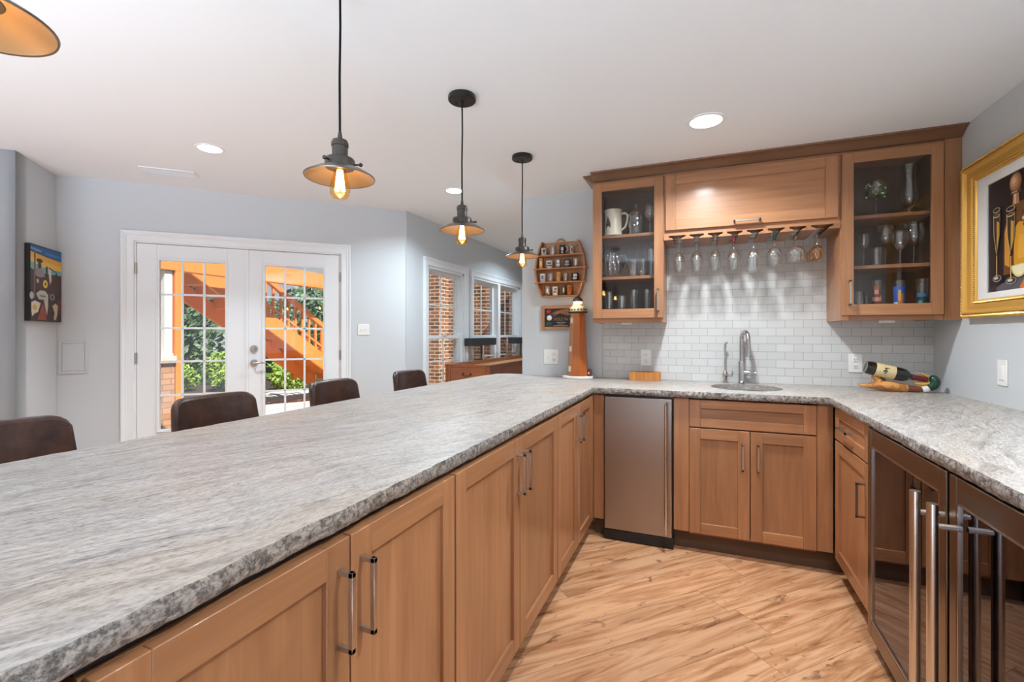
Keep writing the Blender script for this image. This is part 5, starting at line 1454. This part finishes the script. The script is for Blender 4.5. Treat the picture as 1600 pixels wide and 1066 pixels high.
# brick pier with cap and posts
o = thing('brick_pier', 'brick pier with a pale stone cap outside the french doors', 'pier', (-6.4, .2, -.1))
obj('brickwork', MB().box((-6.62, -.20, -.1), (-6.205, .470, .862)), M['pierbrick'], o, smooth=False)
obj('cap_stone', MB().box((-6.66, -.24, .862), (-6.165, .480, .955)), mat('cap_stone', (.55, .50, .44), .8), o, bevel=.01)
o = thing('white_post', 'white square post standing on the stone cap of the brick pier', 'post', (-6.30, .43, .955))
obj('shaft', MB().box((-6.36, .375, .955), (-6.24, .468, 2.05)), M['trim'], o, bevel=.004)
obj('post_base', MB().box((-6.375, .362, .955), (-6.225, .4695, .985)), M['trim'], o, bevel=.004)
o = thing('deck_post', 'orange stained timber deck post beside the brick pier', 'post', (-6.26, .52, -.1))
obj('post', MB().box((-6.33, .4815, -.1), (-6.20, .568, 2.05)), M['cedar'], o, bevel=.004)
o = thing('deck_beam', 'orange stained deck beam spanning above the french door view', 'beam', (-6.25, 2, 2.05))
obj('beam', MB().box((-6.33, -2.5, 2.052), (-6.20, 6.5, 2.31)), M['cedar'], o, bevel=.004)
# stairs
zl = lambda y: 1.815 - .617 * (y - 1.404)
o = thing('deck_stairs', 'orange stained timber stairs with baluster railing outside the doors', 'stairs', (-7.1, 2.5, -.1))
ya, yb = .25, 4.25
for x in (-6.62, -7.62):
    obj('stringer', MB().prism([(ya, zl(ya)), (yb, zl(yb)), (yb, zl(yb) + .30), (ya, zl(ya) + .30)], x - .045, x, ax=0), M['cedar'], o, bevel=.003)
    mb = MB(); mb.prism([(ya, zl(ya) + .78), (yb, zl(yb) + .78), (yb, zl(yb) + .87), (ya, zl(ya) + .87)], x - .06, x + .02, ax=0)
    mb.prism([(ya, zl(ya) + .40), (yb, zl(yb) + .40), (yb, zl(yb) + .44), (ya, zl(ya) + .44)], x - .04, x, ax=0)
    r = obj('handrail', mb, M['cedar'], o, bevel=.003)
    y = ya + .05
    while y < yb:
        obj('baluster', MB().box((x - .040, y, zl(y) + .28), (x - .005, y + .035, zl(y) + .80)), M['cedar'], r); y += .155
for k in range(14):
    y = ya + .05 + k * .285; z = zl(y) + .22
    obj('tread', MB().box((-7.62, y, z), (-6.66, y + .29, z + .035)), M['cedar'], o, bevel=.003)
    obj('riser', MB().box((-7.62, y + .262, z - .16), (-6.66, y + .284, z - .001)), M['cedar'], o)
for (x, y) in ((-6.60, 3.70), (-7.66, 3.70)):
    obj('newel_post', MB().box((x - .09, y, zl(y) - .1), (x, y + .09, zl(y) + 1.0)), M['cedar'], o, bevel=.004)
# foliage
def leaves(mb, c, r, n, s, shell=.55, zmin=-9):
    c = Vector(c)
    for _ in range(n):
        d_ = Vector((random.gauss(0, 1), random.gauss(0, 1), random.gauss(0, 1))).normalized() * (shell + (1 - shell) * random.random() ** .6)
        d_ *= 1 + .22 * noise.noise(Vector((d_.x * 2.5, d_.y * 2.5, d_.z * 2.5)) + c)
        p = c + Vector((d_.x * r[0], d_.y * r[1], d_.z * r[2]))
        if p.z < zmin: continue
        a = Vector((random.uniform(-1, 1), random.uniform(-1, 1), random.uniform(-1, 1))).normalized(); b = a.orthogonal().normalized()
        sz = s * random.uniform(.6, 1.3); w = sz * .5
        mb.add([p - b * sz, p + a * w, p + b * sz, p - a * w], [(0, 1, 2, 3)])
def tree(x, y, h, rad, label, n=3400, s=.12, low=.0):
    o = thing('tree', label, 'tree', (x, y, -.16), group='trees beyond the patio')
    obj('trunk', MB().tube([(x, y, -.16), (x + .1, y, h * .4), (x, y + .1, h * .8)], [.13, .10, .04], 10), M['bark'], o)
    mb = MB()
    for k in range(5):
        cx, cy = x + random.uniform(-.5, .5) * rad, y + random.uniform(-.5, .5) * rad
        leaves(mb, (cx, cy, low + (h - low) * (.18 + .17 * k)), (rad * .8, rad * .8, (h - low) * .22), n // 5, s, .5, -.1)
    obj('crown', mb, M['leaf'], o, smooth=False, recalc=False)
TL = [(-14.0, 1.3, 4.6, 1.5, 'leafy green tree showing behind the white post'), (-17.6, 4.6, 5.4, 1.6, 'tall green tree behind the left door leaf centre'), (-14.0, 5.6, 4.6, 1.4, 'green tree behind the meeting of the door leaves'),
      (-13.8, 9.5, 2.8, 1.35, 'low green tree under the stair stringer'), (-14.2, 12.0, 2.8, 1.35, 'low green tree beyond the foot of the stairs'), (-23, 8.6, 6.0, 2.4, 'taller tree rising behind the first row'), (-23, 2.6, 6.4, 2.4, 'taller tree behind the brick pier')]
for a in TL: tree(*a)
def shrub(x, y, r, h, label, n=1500):
    o = thing('shrub', label, 'shrub', (x, y, -.115), group='clipped shrubs along the patio')
    mb = MB(); leaves(mb, (x, y, h * .48 - .1), (r, r, h * .52), n, .05, .72, -.11)
    obj('foliage', mb, M['leafy'], o, smooth=False, recalc=False)
    obj('stem', MB().tube([(x, y, -.115), (x, y, h * .5)], .03, 8), M['bark'], o)
shrub(-11.3, 3.62, .46, .62, 'bright green round shrub behind the orange deck post')
shrub(-10.35, 4.38, .47, .56, 'bright green shrub at the inner edge of the left door leaf')
shrub(-9.0, 4.88, .44, .62, 'bright green round shrub seen through the right door leaf')
shrub(-8.55, 5.95, .42, .72, 'pale green shrub at the foot of the stairs')
shrub(-11.8, 5.3, .5, .85, 'dark shrub deep in the bed behind the clipped ones', 1800)
shrub(-11.0, 6.8, .6, .8, 'shrub filling the bed under the stair foot', 1500)
# brick wing of the house seen through the side windows
struct('wall_wing', MB().box((-6.6, 5.15, -.2), (-3.04, 5.4, 3.4)), M['brick'], smooth=False)
struct('wall_wing_return', MB().box((-6.6, 4.75, -.2), (-4.86, 5.149, 3.4)), M['brick'], smooth=False)
